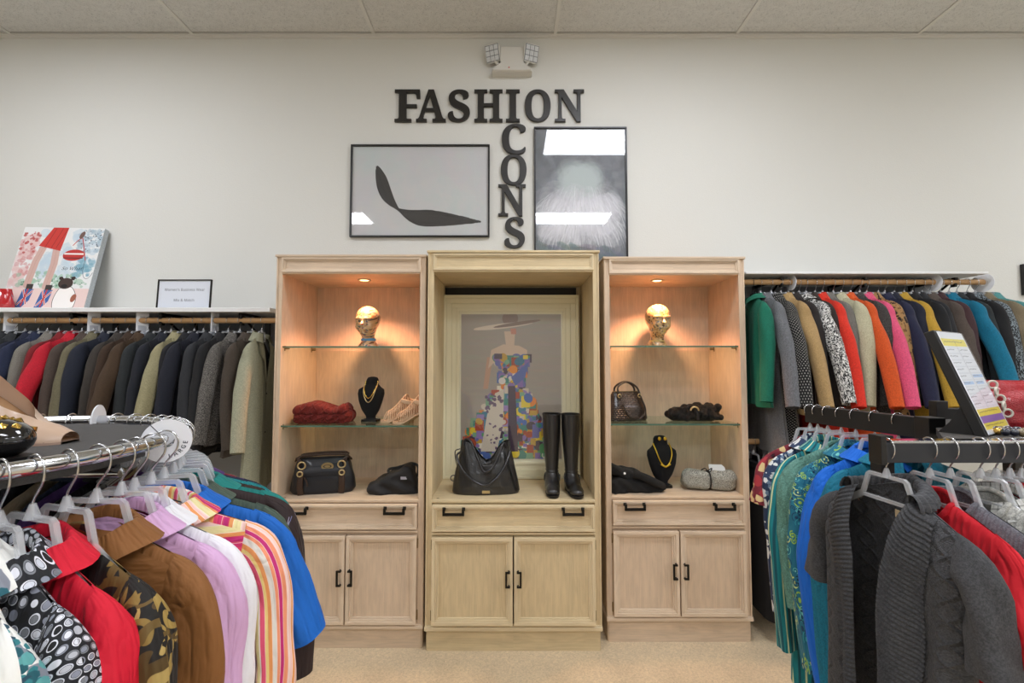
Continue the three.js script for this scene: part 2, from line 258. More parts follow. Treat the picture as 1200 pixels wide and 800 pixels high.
function glassShelf(cab, py, zf) {
  const n = cab.userData.niche, y = Y(py, zf), s = part(cab, 'glass_shelf', box(n.A + 0.002, n.Z - 0.002, y - 0.008, y, n.B + 0.01, n.F - 0.03, 0.001), shelfGlass, 'clear glass shelf with a greenish edge');
  part(s, 'front_edge', box(n.A + 0.002, n.Z - 0.002, y - 0.0085, y + 0.0005, n.F - 0.0305, n.F - 0.0285, 0), edgeGlass, 'greenish polished glass edge'); const pins = []; for (const x of [n.A, n.Z]) for (const z of [n.F - 0.06, n.B + 0.08]) pins.push(new THREE.CylinderGeometry(0.004, 0.004, 0.03, 8).rotateZ(Math.PI / 2).translate(x + (x < 0 ? 0.012 : -0.012), y - 0.0125, z), box(x < 0 ? x : x - 0.003, x < 0 ? x + 0.003 : x, y - 0.025, y + 0.004, z - 0.004, z + 0.004, 0));
  part(s, 'shelf_pin', join(pins), brass); return y;
}
const SL1 = glassShelf(cabL, 405.5, ZL + 0.03), SL2 = glassShelf(cabL, 498.5, ZL + 0.03), SR1 = glassShelf(cabR, 405, ZR + 0.03), SR2 = glassShelf(cabR, 496.5, ZR + 0.03);
const DL = cabL.userData.niche.deck, DM = cabM.userData.niche.deck, DR = cabR.userData.niche.deck;
for (const c of [cabL, cabM, cabR]) delete c.userData.niche;
// ---------------------------------------------------------------- fabrics
const weave = data(128, 128, (u, v, i, j) => 0.5 + 0.25 * Math.sin(i * Math.PI / 2) * Math.cos(j * Math.PI / 2) + 0.25 * nD(u, v), 0.06, false);
const ribBump = data(64, 64, (u) => 0.5 + 0.5 * Math.sin(u * Math.PI * 2 * 8), 0.06, false);
const woolTex = data(256, 256, (u, v) => 0.8 + 0.2 * nD(u, v) + 0.12 * (nC(u, v) - 0.5), 0.32);
const tweedTex = data(256, 256, (u, v) => { const n = nD(u, v) * 0.6 + nC(u * 2, v * 2) * 0.4; return n > 0.58 ? 1 : n > 0.44 ? 0.62 : 0.3; }, 0.3);
const boucleTex = data(256, 256, (u, v) => { const n = nC(u, v) * 0.65 + nD(u, v) * 0.35; return n > 0.5 ? 1 : n > 0.42 ? 0.5 : 0.08; }, 0.5);
const herringTex = data(128, 128, (u, v, i, j) => (((i >> 4) % 2 ? i + j : i - j + 512) % 8 < 4 ? 1 : 0.66) * (0.9 + 0.1 * nD(u, v)), 0.05);
const dotTex = data(64, 64, (u, v, i, j) => ((i % 8) + ((j >> 2) % 2) * 4) % 8 < 3 && j % 4 < 2 ? 0.85 : 0.1, 0.12);
const plaidTex = data(128, 128, (u, v, i, j) => { const a = i % 32, b = j % 32; return 0.95 - (a < 3 ? 0.4 : a > 14 && a < 17 ? 0.25 : 0) - (b < 3 ? 0.4 : b > 14 && b < 17 ? 0.25 : 0); }, 0.1);
const dip = (c, f) => '#' + new THREE.Color(c).multiplyScalar(f).getHexString();
const R0 = rng(77);
function blob(x, cx, cy, r, col, k = 7, wob = 0.35) { x.fillStyle = col; x.beginPath(); for (let i = 0; i <= k; i++) { const a = i / k * 6.2832, q = r * (1 - wob / 2 + wob * R0()); const px = cx + Math.cos(a) * q, py = cy + Math.sin(a) * q; i ? x.lineTo(px, py) : x.moveTo(px, py); } x.closePath(); x.fill(); }
const wrapDraw = (w, h, cx, cy, f) => { for (const dx of [-w, 0, w]) for (const dy of [-h, 0, h]) f(cx + dx, cy + dy); };
const circlesTex = canvas(512, 512, (x, w, h) => {
  x.fillStyle = '#14161c'; x.fillRect(0, 0, w, h); const cols = ['#e6e8f0', '#dfe2ea', '#7e8288', '#b9bcc4', '#0c0d10', '#8d92a0', '#cfd3dd'];
  for (let j = 0; j < 8; j++) for (let i = 0; i < 7; i++) { const cx = (i + 0.5 + (j % 2) * 0.5) * w / 7, cy = (j + 0.5) * h / 8, rx = 28 + R0() * 6, ry = 24 + R0() * 5, a = cols[Math.floor(R0() * 7)], b = cols[Math.floor(R0() * 7)], ro = R0() * 0.8 - 0.4, off = R0() * 6 - 3;
    wrapDraw(w, h, cx, cy, (p, q) => { x.fillStyle = a; x.beginPath(); x.ellipse(p, q, rx, ry, ro, 0, 7); x.fill(); if (a !== b) { x.strokeStyle = '#23252c'; x.lineWidth = 2; x.fillStyle = b; x.beginPath(); x.ellipse(p + off, q - off * 0.5, rx * 0.72, ry * 0.7, ro, 0, 7); x.fill(); x.stroke(); } }); }
}, 0.13);
const animalTex = canvas(512, 512, (x, w, h) => {
  x.fillStyle = '#17130f'; x.fillRect(0, 0, w, h);
  for (let i = 0; i < 60; i++) { const cx = R0() * w, cy = R0() * h, a = R0() * 6.28, L = 40 + R0() * 60, c = ['#8d7338', '#a78b48', '#6b5426', '#b79d5c', '#54401c'][i % 5]; wrapDraw(w, h, cx, cy, (p, q) => { x.strokeStyle = c; x.lineWidth = 12 + (i % 4) * 7; x.lineCap = 'round'; x.beginPath(); x.moveTo(p, q); x.quadraticCurveTo(p + Math.cos(a) * L, q + Math.sin(a) * L, p + Math.cos(a + 0.9) * L * 1.3, q + Math.sin(a + 0.9) * L * 1.3); x.stroke(); }); }
  for (let i = 0; i < 34; i++) { const cx = R0() * w, cy = R0() * h, r = 9 + R0() * 24; wrapDraw(w, h, cx, cy, (p, q) => blob(x, p, q, r, '#14110e', 9, 0.5)); }
}, 0.26);
const floralTex = canvas(512, 512, (x, w, h) => {
  x.fillStyle = '#f0f0ea'; x.fillRect(0, 0, w, h);
  for (let i = 0; i < 9; i++) { const cx = R0() * w, cy = R0() * h; wrapDraw(w, h, cx, cy, (p, q) => { x.strokeStyle = '#48727c'; x.lineWidth = 4; x.beginPath(); x.moveTo(p, q); x.quadraticCurveTo(p + 20, q + 60, p - 6, q + 110); x.stroke(); }); for (let k = 0; k < 22; k++) { const a = R0() * 6.28, l = R0() * 46; wrapDraw(w, h, cx + Math.cos(a) * l, cy + Math.sin(a) * l * 1.3, (p, q) => blob(x, p, q, 9 + (k % 5) * 3, ['#2f7f86', '#1d5c68', '#5fa8a8', '#274a5c', '#8a8f9a'][k % 5])); } }
}, 0.34);
const stripeCols = ['#f6e9e2', '#f39a72', '#e85b7d', '#f7c9c0', '#efe3a6', '#f2d98a', '#e8446f', '#c92a78', '#f6b28e', '#e9e4dc', '#b9b3b0', '#f07f5c', '#f4e7b8', '#d8326f', '#f8d7cf', '#ee9f5e'];
const stripesTex = canvas(512, 64, (x, w, h) => { let p = 0; while (p < w) { const s = 6 + R0() * 20; x.fillStyle = stripeCols[Math.floor(R0() * 16)]; x.fillRect(p, 0, s + 1, h); if (R0() > 0.5) { x.fillStyle = '#fff4e8'; x.fillRect(p, 0, 2, h); } p += s; } }, 0.17);
stripesTex.repeat.set(1 / 0.17, 1);
const tealStripeTex = canvas(256, 32, (x, w, h) => { x.fillStyle = '#0f7f86'; x.fillRect(0, 0, w, h); for (let i = 0; i < 4; i++) { x.fillStyle = '#d8dfae'; x.fillRect(i * 64, 0, 9, h); x.fillStyle = '#0b5560'; x.fillRect(i * 64 + 30, 0, 14, h); } }, 0.14); tealStripeTex.repeat.set(1 / 0.14, 1);
const paisleyTex = canvas(512, 512, (x, w, h) => { x.fillStyle = '#1a6f86'; x.fillRect(0, 0, w, h); for (let i = 0; i < 160; i++) { const cx = R0() * w, cy = R0() * h, r = 7 + R0() * 22, c = ['#3fb0b0', '#123a5a', '#c9d98a', '#7fd0c4', '#0e2c44', '#9cc24a'][i % 6], a = R0() * 6; wrapDraw(w, h, cx, cy, (p, q) => { x.strokeStyle = c; x.lineWidth = 3 + (i % 3) * 2; x.beginPath(); x.arc(p, q, r, a, a + 4.4); x.stroke(); x.fillStyle = c; x.beginPath(); x.arc(p, q, r * 0.35, 0, 7); x.fill(); }); } }, 0.24);
const navyPrintTex = canvas(256, 256, (x, w, h) => { x.fillStyle = '#27395a'; x.fillRect(0, 0, w, h); for (let i = 0; i < 60; i++) wrapDraw(w, h, R0() * w, R0() * h, (p, q) => blob(x, p, q, 7 + (i % 4) * 4, i % 3 ? '#e2e4e2' : '#6f87a0', 6, 0.7)); }, 0.16);
const maroonTex = canvas(256, 256, (x, w, h) => { x.fillStyle = '#7a2230'; x.fillRect(0, 0, w, h); for (let i = 0; i < 40; i++) wrapDraw(w, h, R0() * w, R0() * h, (p, q) => blob(x, p, q, 6 + (i % 4) * 5, ['#c8603a', '#3c1420', '#e0c48a', '#a83038'][i % 4], 7, 0.6)); }, 0.2);
const sprigTex = canvas(256, 256, (x, w, h) => { x.fillStyle = '#2b1c1c'; x.fillRect(0, 0, w, h); for (let i = 0; i < 8; i++) { const cx = R0() * w, cy = R0() * h; for (let k = 0; k < 6; k++) wrapDraw(w, h, cx, cy, (p, q) => { x.strokeStyle = ['#7f86b8', '#a8a0b8', '#6f7a6a'][k % 3]; x.lineWidth = 3; x.beginPath(); x.moveTo(p, q); x.quadraticCurveTo(p + 10, q - 16, p + Math.cos(k) * 30, q - 14 - k * 6); x.stroke(); }); } }, 0.2);
const leopardTex = canvas(256, 256, (x, w, h) => { x.fillStyle = '#9a7648'; x.fillRect(0, 0, w, h); for (let i = 0; i < 70; i++) wrapDraw(w, h, R0() * w, R0() * h, (p, q) => blob(x, p, q, 6 + (i % 4) * 3, i % 3 ? '#241a14' : '#6e4a24', 7, 0.7)); }, 0.16);
const paleStripeTex = canvas(256, 32, (x, w, h) => { x.fillStyle = '#d9d2c8'; x.fillRect(0, 0, w, h); for (let i = 0; i < 8; i++) { x.fillStyle = i % 2 ? '#7c5a5c' : '#4a3f4c'; x.fillRect(i * 32 + 6, 0, 9, h); } }, 0.12); paleStripeTex.repeat.set(1 / 0.12, 1);
const cableBump = data(256, 512, (u, v) => { const c = (u * 4) % 1, w = 0.5 + 0.28 * Math.sin(v * Math.PI * 2 * 3 + Math.floor(u * 4) * 1.5), d = Math.abs(c - w), e = Math.abs(c - (1 - w)); return clamp(Math.max(1 - d * 6, (1 - e * 6) * 0.8, 0.15)) * 0.8 + 0.2 * nD(u, v); }, 0.24, false, 0.26);
const heather = data(256, 256, (u, v) => 0.7 + 0.3 * nD(u, v) + 0.14 * (nC(u, v) - 0.5), 0.36);
const creaseBump = data(256, 256, (u, v) => { const a = nB(u + nA(u, v) * 0.06, v * 0.5 + nA(v, u) * 0.05), b = nE(u, v * 0.5); return clamp(1 - Math.abs(a - 0.5) * 2.2) * 0.6 + clamp(1 - Math.abs(b - 0.5) * 2.4) * 0.25 + nD(u, v) * 0.06; }, 0.4, false, 0.8);
const matCache = new Map();
function cloth(color, tex, { bump = weave, bs = 0.0006, rough = 0.9, sheen = 0.25 } = {}) {
  const key = [color, tex?.uuid, bump?.uuid, bs, rough].join(); if (matCache.has(key)) return matCache.get(key);
  const m = phys(color, rough, { map: tex ?? null, bumpMap: bump, bumpScale: bs, sheen, sheenRoughness: 0.6, sheenColor: new THREE.Color(color).lerp(new THREE.Color(0xffffff), 0.4) });
  matCache.set(key, m); return m;
}
const clearPlastic = phys(0xf8fafc, 0.12, { transmission: 0.72, thickness: 0, ior: 1.49 });
const chrome = std(0xd8dadd, 0.12, { metalness: 1 }), hookSteel = std(0xc9cacb, 0.2, { metalness: 1 }), blackVelvet = cloth(0x0b0b0d, null, { rough: 1, sheen: 0.1 });

// ---------------------------------------------------------------- hangers (origin: top of the rod under the hook)
const hookGeo = wire([V(0, -0.088, 0), V(0, -0.066, 0), V(0.009, -0.052, 0), V(0.021, -0.034, 0), V(0.022, -0.014, 0), V(0.012, 0.0, 0), V(-0.002, 0.003, 0), V(-0.016, -0.004, 0), V(-0.021, -0.018, 0), V(-0.019, -0.03, 0)], 0.0018, 30, 6);
const hangerGeo = (() => {
  const s = new THREE.Shape(); const o = [[-0.184, -0.222], [-0.13, -0.176], [-0.07, -0.138], [-0.054, -0.092], [-0.046, -0.086], [0.046, -0.086], [0.054, -0.092], [0.07, -0.138], [0.13, -0.176], [0.184, -0.222], [0.176, -0.228], [0.122, -0.188], [0.064, -0.15], [-0.064, -0.15], [-0.122, -0.188], [-0.176, -0.228]]; o.forEach(([a, b], i) => (i ? s.lineTo(a, b) : s.moveTo(a, b)));
  const h = new THREE.Path(); [[-0.045, -0.093], [-0.062, -0.143], [0.062, -0.143], [0.045, -0.093]].forEach(([a, b], i) => (i ? h.lineTo(a, b) : h.moveTo(a, b))); s.holes.push(h);
  const g = new THREE.ExtrudeGeometry(s, { depth: 0.005, bevelEnabled: true, bevelThickness: 0.0015, bevelSize: 0.0012, bevelSegments: 1 }); g.translate(0, 0, -0.0025);
  return join([g, new THREE.CylinderGeometry(0.004, 0.011, 0.022, 10).translate(0, -0.08, 0)]);
})();
const protoHanger = new THREE.Group(); { const b = new THREE.Mesh(hangerGeo, clearPlastic); b.name = 'hanger_body'; const h = new THREE.Mesh(hookGeo, hookSteel); h.name = 'hook'; h.userData.label = 'bent steel wire hook'; protoHanger.add(b, h); }
function hanger(pos, turn, label, group, dark, tilt = 0) {
  const o = protoHanger.clone(); o.name = numbered('coat_hanger'); o.position.copy(pos); o.rotation.y = turn; scene.add(o);
  if (dark) { o.children[0].material = blackVelvet; o.children[1].material = iron; }
  return tag(o, label, 'hanger', group);
}

// ---------------------------------------------------------------- garments (same origin, shoulders along x, front along +z)
const BASE = { W: 0.2, len: 0.62, neck: 0.33, slope: 0.07, depth: 0.034, waist: 0.9, flare: 1.02, line: 'v', vd: 0.3, open: 0, sleeve: 0.56, sw: 0.052, cuff: 0.036, out: 0.03, fold: 0.011, nu: 9, nv: 18, yN: -0.1, bend: 0.02, seed: 1, lapel: false, collar: 'none' };
function pattern(o) {
  const g = { ...BASE, ...o }, R = rng(g.seed * 31 + 7), ph = [R() * 6.28, R() * 6.28, R() * 6.28, R() * 6.28];
  const yTop = (u) => g.yN - g.slope * Math.pow(Math.abs(u), 1.3), yHem = g.yN - g.slope * 0.6 - g.len;
  const W = (v) => g.W * keys(v, [[0, 1], [0.1, 0.985], [0.3, 0.94], [0.55, g.waist], [1, g.flare]]);
  const D = (u, v) => { const a = Math.abs(u), e = Math.sqrt(Math.max(0, 1 - a * a * a)), nk = a < g.neck ? 0.8 * Math.sqrt(1 - (a / g.neck) ** 2) : 0, b = Math.max(0.03, nk), r = Math.min(1, Math.sqrt(v / 0.15)); return g.depth * e * (b + (1 - b) * r) * (1 + 0.3 * v); };
  const F = (u, v, s) => g.fold * smooth(0, 0.5, v) * (1 - Math.pow(Math.abs(u), 4)) * (Math.sin(u * 5.2 + ph[0] + v * 0.7) + 0.55 * Math.sin(u * 11.3 + ph[1] - v + s * 0.8) + 0.35 * Math.sin(u * 17 + ph[2] + s * 2) + (g.crease ?? 0) * ((nA(u * 0.19 + g.seed * 0.137, v * 0.3 + s * 0.21) - 0.5) * 2 + (nB(u * 0.14 + v * 0.05 + g.seed * 0.37, v * 0.13 - u * 0.03 + s * 0.4) - 0.5) * 1.4));
  const pt = (u, v, s, lift = 0) => [u * W(v) + (g.near ?? 0) * 0.06 * v * v * (0.4 + 0.6 * smooth(-1, 1, u * (g.near ?? 0))), yTop(u) + (yHem - yTop(u)) * v + 0.006 * v * Math.sin(u * 6 + ph[3]), s * (D(u, v) + lift) + F(u, v, s)];
  const uo = (v) => { const cut = v < g.vd ? (g.line === 'v' ? g.neck * (1 - v / g.vd) : g.neck * Math.sqrt(1 - (v / g.vd) ** 2)) : 0; return Math.max(cut, g.open ? g.open * keys(v, [[0, 1.6], [0.25, 1], [1, 0.75]]) : 0); };
  return { g, pt, uo, yTop, yHem, W, D, R, ph };
}
function bodyGeo(p) {
  const { g, pt, uo } = p, vv = (b) => Math.pow(b, 1.35);
  const back = grid(g.nu * 2, g.nv, (a, b) => { const q = pt(a * 2 - 1, vv(b), -1); if (b < 0.001 && Math.abs(a * 2 - 1) < g.neck) q[1] -= 0.006; return q; }, (a, b, q) => [q[0] + 1.7, q[1]]);
  const list = [back];
  for (const s of [1, -1]) list.push(grid(g.nu, g.nv, (a, b) => { const v = vv(b), u0 = uo(v); return pt(s * mix(u0 - (u0 ? 0 : 0.02), 1, a), v, 1, s > 0 && !g.open ? 0.002 : 0); }));
  return join(list);
}
function sleeveGeo(p, s) {
  const { g, yTop, ph } = p, W = g.W, y0 = yTop(0.8), L = g.sleeve, o = g.near ? (s === g.near ? g.splay ?? 0.13 : 0.01) : g.out, b = g.bend * (1 + 0.6 * Math.sin(ph[1] + s)), cap0 = g.sw * 1.05, k = g.slim ?? 0.85;
  const pts = L > 0.3 ? [V(s * (W - 0.052), y0 - cap0 + 0.004, 0), V(s * (W - 0.012), y0 - cap0 - 0.012, 0), V(s * (W + (g.near ? 0.006 : 0.012)), y0 - 0.11, 0), V(s * (W + (g.near ? o * 0.34 + 0.008 : o * 0.9)), y0 - 0.24, b * 0.2), V(s * (W + (g.near ? o * 0.6 + 0.004 : o)), y0 - L * 0.62, b * 0.5), V(s * (W + (g.near ? o : o * 0.85)), y0 - L, b * 1.4)]
    : [V(s * (W - 0.052), y0 - cap0 + 0.004, 0), V(s * (W - 0.012), y0 - cap0 - 0.012, 0), V(s * (W + 0.014), y0 - 0.11, 0), V(s * (W + o), y0 - L * 0.75, 0), V(s * (W + o * 1.4), y0 - L, 0)];
    return sweep(pts, [[0, cap0], [0.12, cap0 * 0.96], [0.3, g.sw * 0.84], [0.6, g.sw * 0.72], [1, g.cuff * 0.85]], L > 0.3 ? [[0, 0.006], [0.1, g.depth * 0.6], [0.24, g.sw * 0.74 * k], [0.5, g.sw * 0.86 * k], [0.8, mix(g.sw, g.cuff, 0.6) * k], [1, g.cuff * 1.04 * k]] : [[0, 0.006], [0.25, g.depth * 0.65], [0.6, g.sw * 0.85 * k], [1, g.cuff * k]],
    { n: L > 0.3 ? (g.crease ? 34 : 22) : 14, seg: g.crease ? 24 : 14, disp: (t, f) => g.fold * (g.crease ? 0.42 : 0.32) * smooth(0.12, 0.4, t) * (Math.sin(f * 3 + ph[0] + t * 5) + Math.sin(t * 24 + f * 2 + ph[2]) * 0.5 * Math.exp(-((t - 0.6) ** 2) * 18) + (g.crease ?? 0) * (nA(f / 6.283 + 0.1 * t, t * 0.35 + g.seed * 0.21) - 0.5) * 1.8) });
}
function collarGeo(p, { stand = 0.016, fall = 0.03, gap = 0.36, spread = 0.02, drop = 0.04 } = {}) { // folded shirt or jacket collar around the neck hole
  const { g, yTop } = p, a = g.neck * g.W * 1.02, b = g.depth * 0.8 + 0.006;
  return grid(30, 6, (s, k) => {
    const f = mix(gap, Math.PI * 2 - gap, s) + Math.PI / 2, cx = Math.cos(f), cz = Math.sin(f), front = Math.max(0, cz), x = a * cx, y0 = yTop(x / g.W) - drop * front * front, fl = fall * (1 + 0.45 * smooth(0.55, 1, cz));
    const prof = [[0, -0.004], [0.001, stand * 0.6], [0.003, stand], [0.007, stand + 0.002], [0.007 + spread * 0.5, stand - fl * 0.4], [0.007 + spread, stand - fl * 0.75], [0.008 + spread * 1.3, stand - fl]][Math.round(k * 6)];
    return [x + cx * prof[0] * 1.6, y0 + prof[1], b * cz + cz * prof[0] + 0.004 * front];
  }, (s, k) => [s * 0.4, k * 0.06]);
}
function bandGeo(p, r = 0.007) { // rib band along a crew or V neck, and behind
  const { g, pt, uo } = p, pts = []; const N = 10;
  for (let i = N; i >= 0; i--) pts.push(V(...pt(uo(g.vd * i / N * 0.98), g.vd * i / N * 0.98, 1))); const left = pts.map((q) => V(-q.x, q.y, q.z)).reverse();
  const back = [0.5, 0, -0.5].map((k) => V(...pt(k * g.neck, 0, -1)));
  return sweep([...pts, ...back, ...left], r, r * 0.7, { n: 44, seg: 7, side: V(0, 0.3, 1) });
}
function lapelGeo(p, s) {
  const { g, pt, uo } = p;
  return grid(4, 14, (a, b) => { const v = b * g.vd, w = keys(b, [[0, 0.2], [0.2, 0.34], [0.34, 0.4], [0.36, 0.3], [1, 0.03]]); const q = pt(s * (uo(v) + w * a), v, 1); q[2] += 0.004 + 0.007 * Math.sin(a * 2.2) * (1 - b * 0.6); return q; }, (a, b, q) => [q[0], q[1]]);
}
function yokeGeo(p, side, lo = 0.11) { const { g, pt } = p; return grid(18, 4, (a, b) => { const u = (a * 2 - 1) * 0.96; return pt(u, b * lo + 0.0, side, 0.0025); }, (a, b, q) => [q[1], q[0]]); }
const buttonGeo = new THREE.CylinderGeometry(0.006, 0.006, 0.003, 12).rotateX(Math.PI / 2);
const shapeCache = new Map();
function shapes(o) { // geometries of one cut, shared by all copies of it
  const key = JSON.stringify(o); if (shapeCache.has(key)) return shapeCache.get(key);
  const p = pattern(o), r = { p, body: bodyGeo(p), sleeves: p.g.sleeve ? [sleeveGeo(p, 1), sleeveGeo(p, -1)] : [] };
  if (p.g.collar === 'shirt') r.collar = collarGeo(p, {});
  if (p.g.collar === 'coat') r.collar = collarGeo(p, { stand: 0.02, fall: 0.05, gap: 0.95, spread: 0.018 });
  if (p.g.collar === 'high') r.collar = collarGeo(p, { stand: 0.06, fall: 0.04, gap: 0.12, spread: 0.008 });
  if (p.g.collar === 'band') r.collar = bandGeo(p);
  if (p.g.lapel) r.lapels = [lapelGeo(p, 1), lapelGeo(p, -1)];
  if (p.g.yoke) r.yoke = yokeGeo(p, p.g.yoke);
  shapeCache.set(key, r); return r;
}
function garment(name, cut, m, pos, turn, label, category, group, { trim, buttons, buttonMat, cuffs } = {}) {
  const s = shapes(cut), t = thing(name, label, category, [pos.x, pos.y, pos.z], turn, group);
  part(t, 'body', s.body, m); s.sleeves.forEach((q) => part(t, 'sleeve', q, m));
  if (s.collar) part(t, 'collar', s.collar, trim ?? m); s.lapels?.forEach((q) => part(t, 'lapel', q, m)); if (s.yoke) part(t, 'yoke', s.yoke, trim ?? m);
  if (buttons) for (let i = 0; i < buttons; i++) { const v = s.p.g.vd + 0.03 + (0.86 - s.p.g.vd) * i / buttons, q = s.p.pt(0.03, v, 1, 0.004), b = part(t, 'button', buttonGeo, buttonMat ?? iron); b.position.set(...q); }
  if (cuffs) for (const k of [1, -1]) for (let i = 0; i < 3; i++) { const g = s.p.g, b = part(t, 'button', buttonGeo, cuffs); b.position.set(k * (g.W + g.out * 0.86), s.p.yTop(0.8) - g.sleeve + 0.02 + i * 0.018, g.bend + g.cuff * 1.1); }
  return t;
}
// ---------------------------------------------------------------- wall rails and shelves
const railWood = std(0xd9ae7c, 0.45, { map: oakTex }), melamine = std(0xe6e7e6, 0.45), whitePlastic = std(0xe9ebee, 0.35), shadeGrey = std(0x8d9196, 0.7);
const RODY_L = Y(375.5, 2.72), RODY_R = Y(330.5, 2.72), ROD = 2.72;
function wallShelf(x0, x1, yTop, label, thin = 0) {
  const t = thing('wall_shelf', label, 'shelf', [(x0 + x1) / 2, yTop, -WALL]); const w = (x1 - x0) / 2;
  part(t, 'shelf_board', box(-w, w, -0.026 + thin, 0, 0.001, WALL - 2.655, 0.003), melamine);
  return t;
}
function bracket(parent, x, yRod) { // black arm that carries shelf and rod
  const d = WALL - ROD; part(parent, 'bracket', join([box(x - 0.012, x + 0.012, -0.3, -0.026, 0.001, 0.016), box(x - 0.01, x + 0.01, -0.042, -0.026, 0.01, 0.33), wire([V(x, -0.27, 0.01), V(x, -0.16, 0.12), V(x, -0.05, 0.29)], 0.007, 8, 6), box(x - 0.008, x + 0.008, yRod - 0.03, -0.03, d - 0.014, d + 0.014)]), iron, 'black steel arm');
}
const SHL = Y(360.2, 2.655), SHR = Y(318, 2.655);
const shelfL = wallShelf(-4.6, X(324, 2.6) - 0.075, SHL, 'white wall shelf carrying the painted canvas and the framed sign');
[-4.2, -3.5, -2.63, -2.1, -1.62].forEach((x) => bracket(shelfL, x - shelfL.position.x, RODY_L - SHL));
const shelfR = wallShelf(1.375, X(1164, 2.655), SHR, 'empty white wall shelf beside the lighted cabinet with grey scarf', 0.012);
[1.62, 2.12, 2.66].forEach((x) => bracket(shelfR, x - shelfR.position.x, RODY_R - SHR));
function rod(x0, x1, y, label) { const g = new THREE.CylinderGeometry(0.0165, 0.0165, x1 - x0, 18).rotateZ(Math.PI / 2); return single('hanging_rod', metric(g, true), railWood, label, 'rail', null, [(x0 + x1) / 2, y, -ROD]); }
rod(-4.5, -1.36, RODY_L, 'round wooden clothes rod below the shelf with the painted canvas');
rod(1.36, X(1162, ROD), RODY_R, 'round wooden clothes rod below the empty white shelf');
const LOWY = Y(517, ROD); rod(1.36, 3.2, LOWY, 'lower wooden clothes rod behind the green jacket hems');
{ const t = thing('shade_panel', 'grey backing board behind the blazers below the canvas', 'panel', [-2.98, 0, -WALL]); part(t, 'board', box(-1.58, 1.58, 0.25, SHL - 0.03, 0.001, 0.012), shadeGrey); part(t, 'upright', join([-1.3, -0.5, 0.35, 1.36].map((x) => box(x - 0.015, x + 0.015, 0.1, SHL - 0.03, 0.012, 0.03))), std(0x3a3b3d, 0.5)); }  // grey sheet added to stand for shade on the wall under the shelf
{ const t = thing('shade_panel', 'grey backing board behind the colourful jackets', 'panel', [2.14, 0, -WALL]); part(t, 'board', box(-0.76, 0.66, 0.25, SHR - 0.03, 0.001, 0.012), shadeGrey); part(t, 'upright', join([-0.52, -0.02, 0.52].map((x) => box(x - 0.015, x + 0.015, 0.1, SHR - 0.03, 0.012, 0.03))), std(0x3a3b3d, 0.5)); }  // second added sheet: the shaded wall given as a flat grey

// cuts
const cutBlazer = (seed, o = {}) => ({ seed, len: 0.64, W: 0.205, vd: 0.36, lapel: true, collar: 'coat', sleeve: 0.58, ...o });
const CUTS = { a: cutBlazer(1), b: cutBlazer(2, { W: 0.2, len: 0.6, sw: 0.05 }), c: cutBlazer(3, { W: 0.21, len: 0.68, slope: 0.07, sw: 0.056 }), d: cutBlazer(4, { W: 0.195, len: 0.58, sleeve: 0.55 }), long: cutBlazer(5, { len: 0.86, W: 0.205 }), knit: { seed: 6, len: 0.56, vd: 0.06, line: 'crew', collar: 'high', sleeve: 0.54, sw: 0.056, cuff: 0.034 }, coat: { seed: 7, len: 0.6, vd: 0.1, W: 0.205, collar: 'shirt', sleeve: 0.56, sw: 0.055 }, crew: { seed: 8, len: 0.58, vd: 0.09, line: 'crew', collar: 'band', sleeve: 0.55 } };
function rackRow(list, x0, x1, y, turn, group, what) {
  const R = rng(list.length * 13 + 5);
  list.forEach(([short, color, tex, cut, opt = {}], i) => {
    const x = mix(x0, x1, (i + (i && i < list.length - 1 ? (R() - 0.5) * 0.4 : 0)) / (list.length - 1)), yaw = opt.yaw ?? (R() - 0.5) * 0.16, prev = list[i - 1]?.[0], next = list[i + 1]?.[0], pos = V(x, y + 0.0165 + 0.0022, -ROD);
    const where = prev && next ? `hung between the ${prev} and the ${next}` : `hung last on its rod beside the ${prev ?? next}`;
    const t = garment(opt.name ?? 'blazer', { ...CUTS[cut], near: turn > 0 ? -1 : 1, splay: opt.splay ?? (cut === 'long' || /bright red|mocha|^navy|khaki|tan |white fl|mustard/.test(short) ? 0.2 : [0.1, 0.12, 0.09][i % 3]) }, cloth(color, tex === undefined ? woolTex : tex, opt.mat ?? {}), pos, turn + yaw, `${short} ${where}`, opt.cat ?? 'jacket', group, { buttons: opt.buttons ?? 2 });
    if (opt.sx) t.scale.set(opt.sx, 1, 1);
    hanger(pos, turn + yaw, `${opt.dark ? 'black velvet' : 'clear plastic'} hanger holding the ${short} next to the ${next ?? prev}`, 'hangers on the ' + what, opt.dark);
  });
}
const kn = { mat: { bump: ribBump, bs: 0.002 }, name: 'sweater', cat: 'sweater', buttons: 0 };
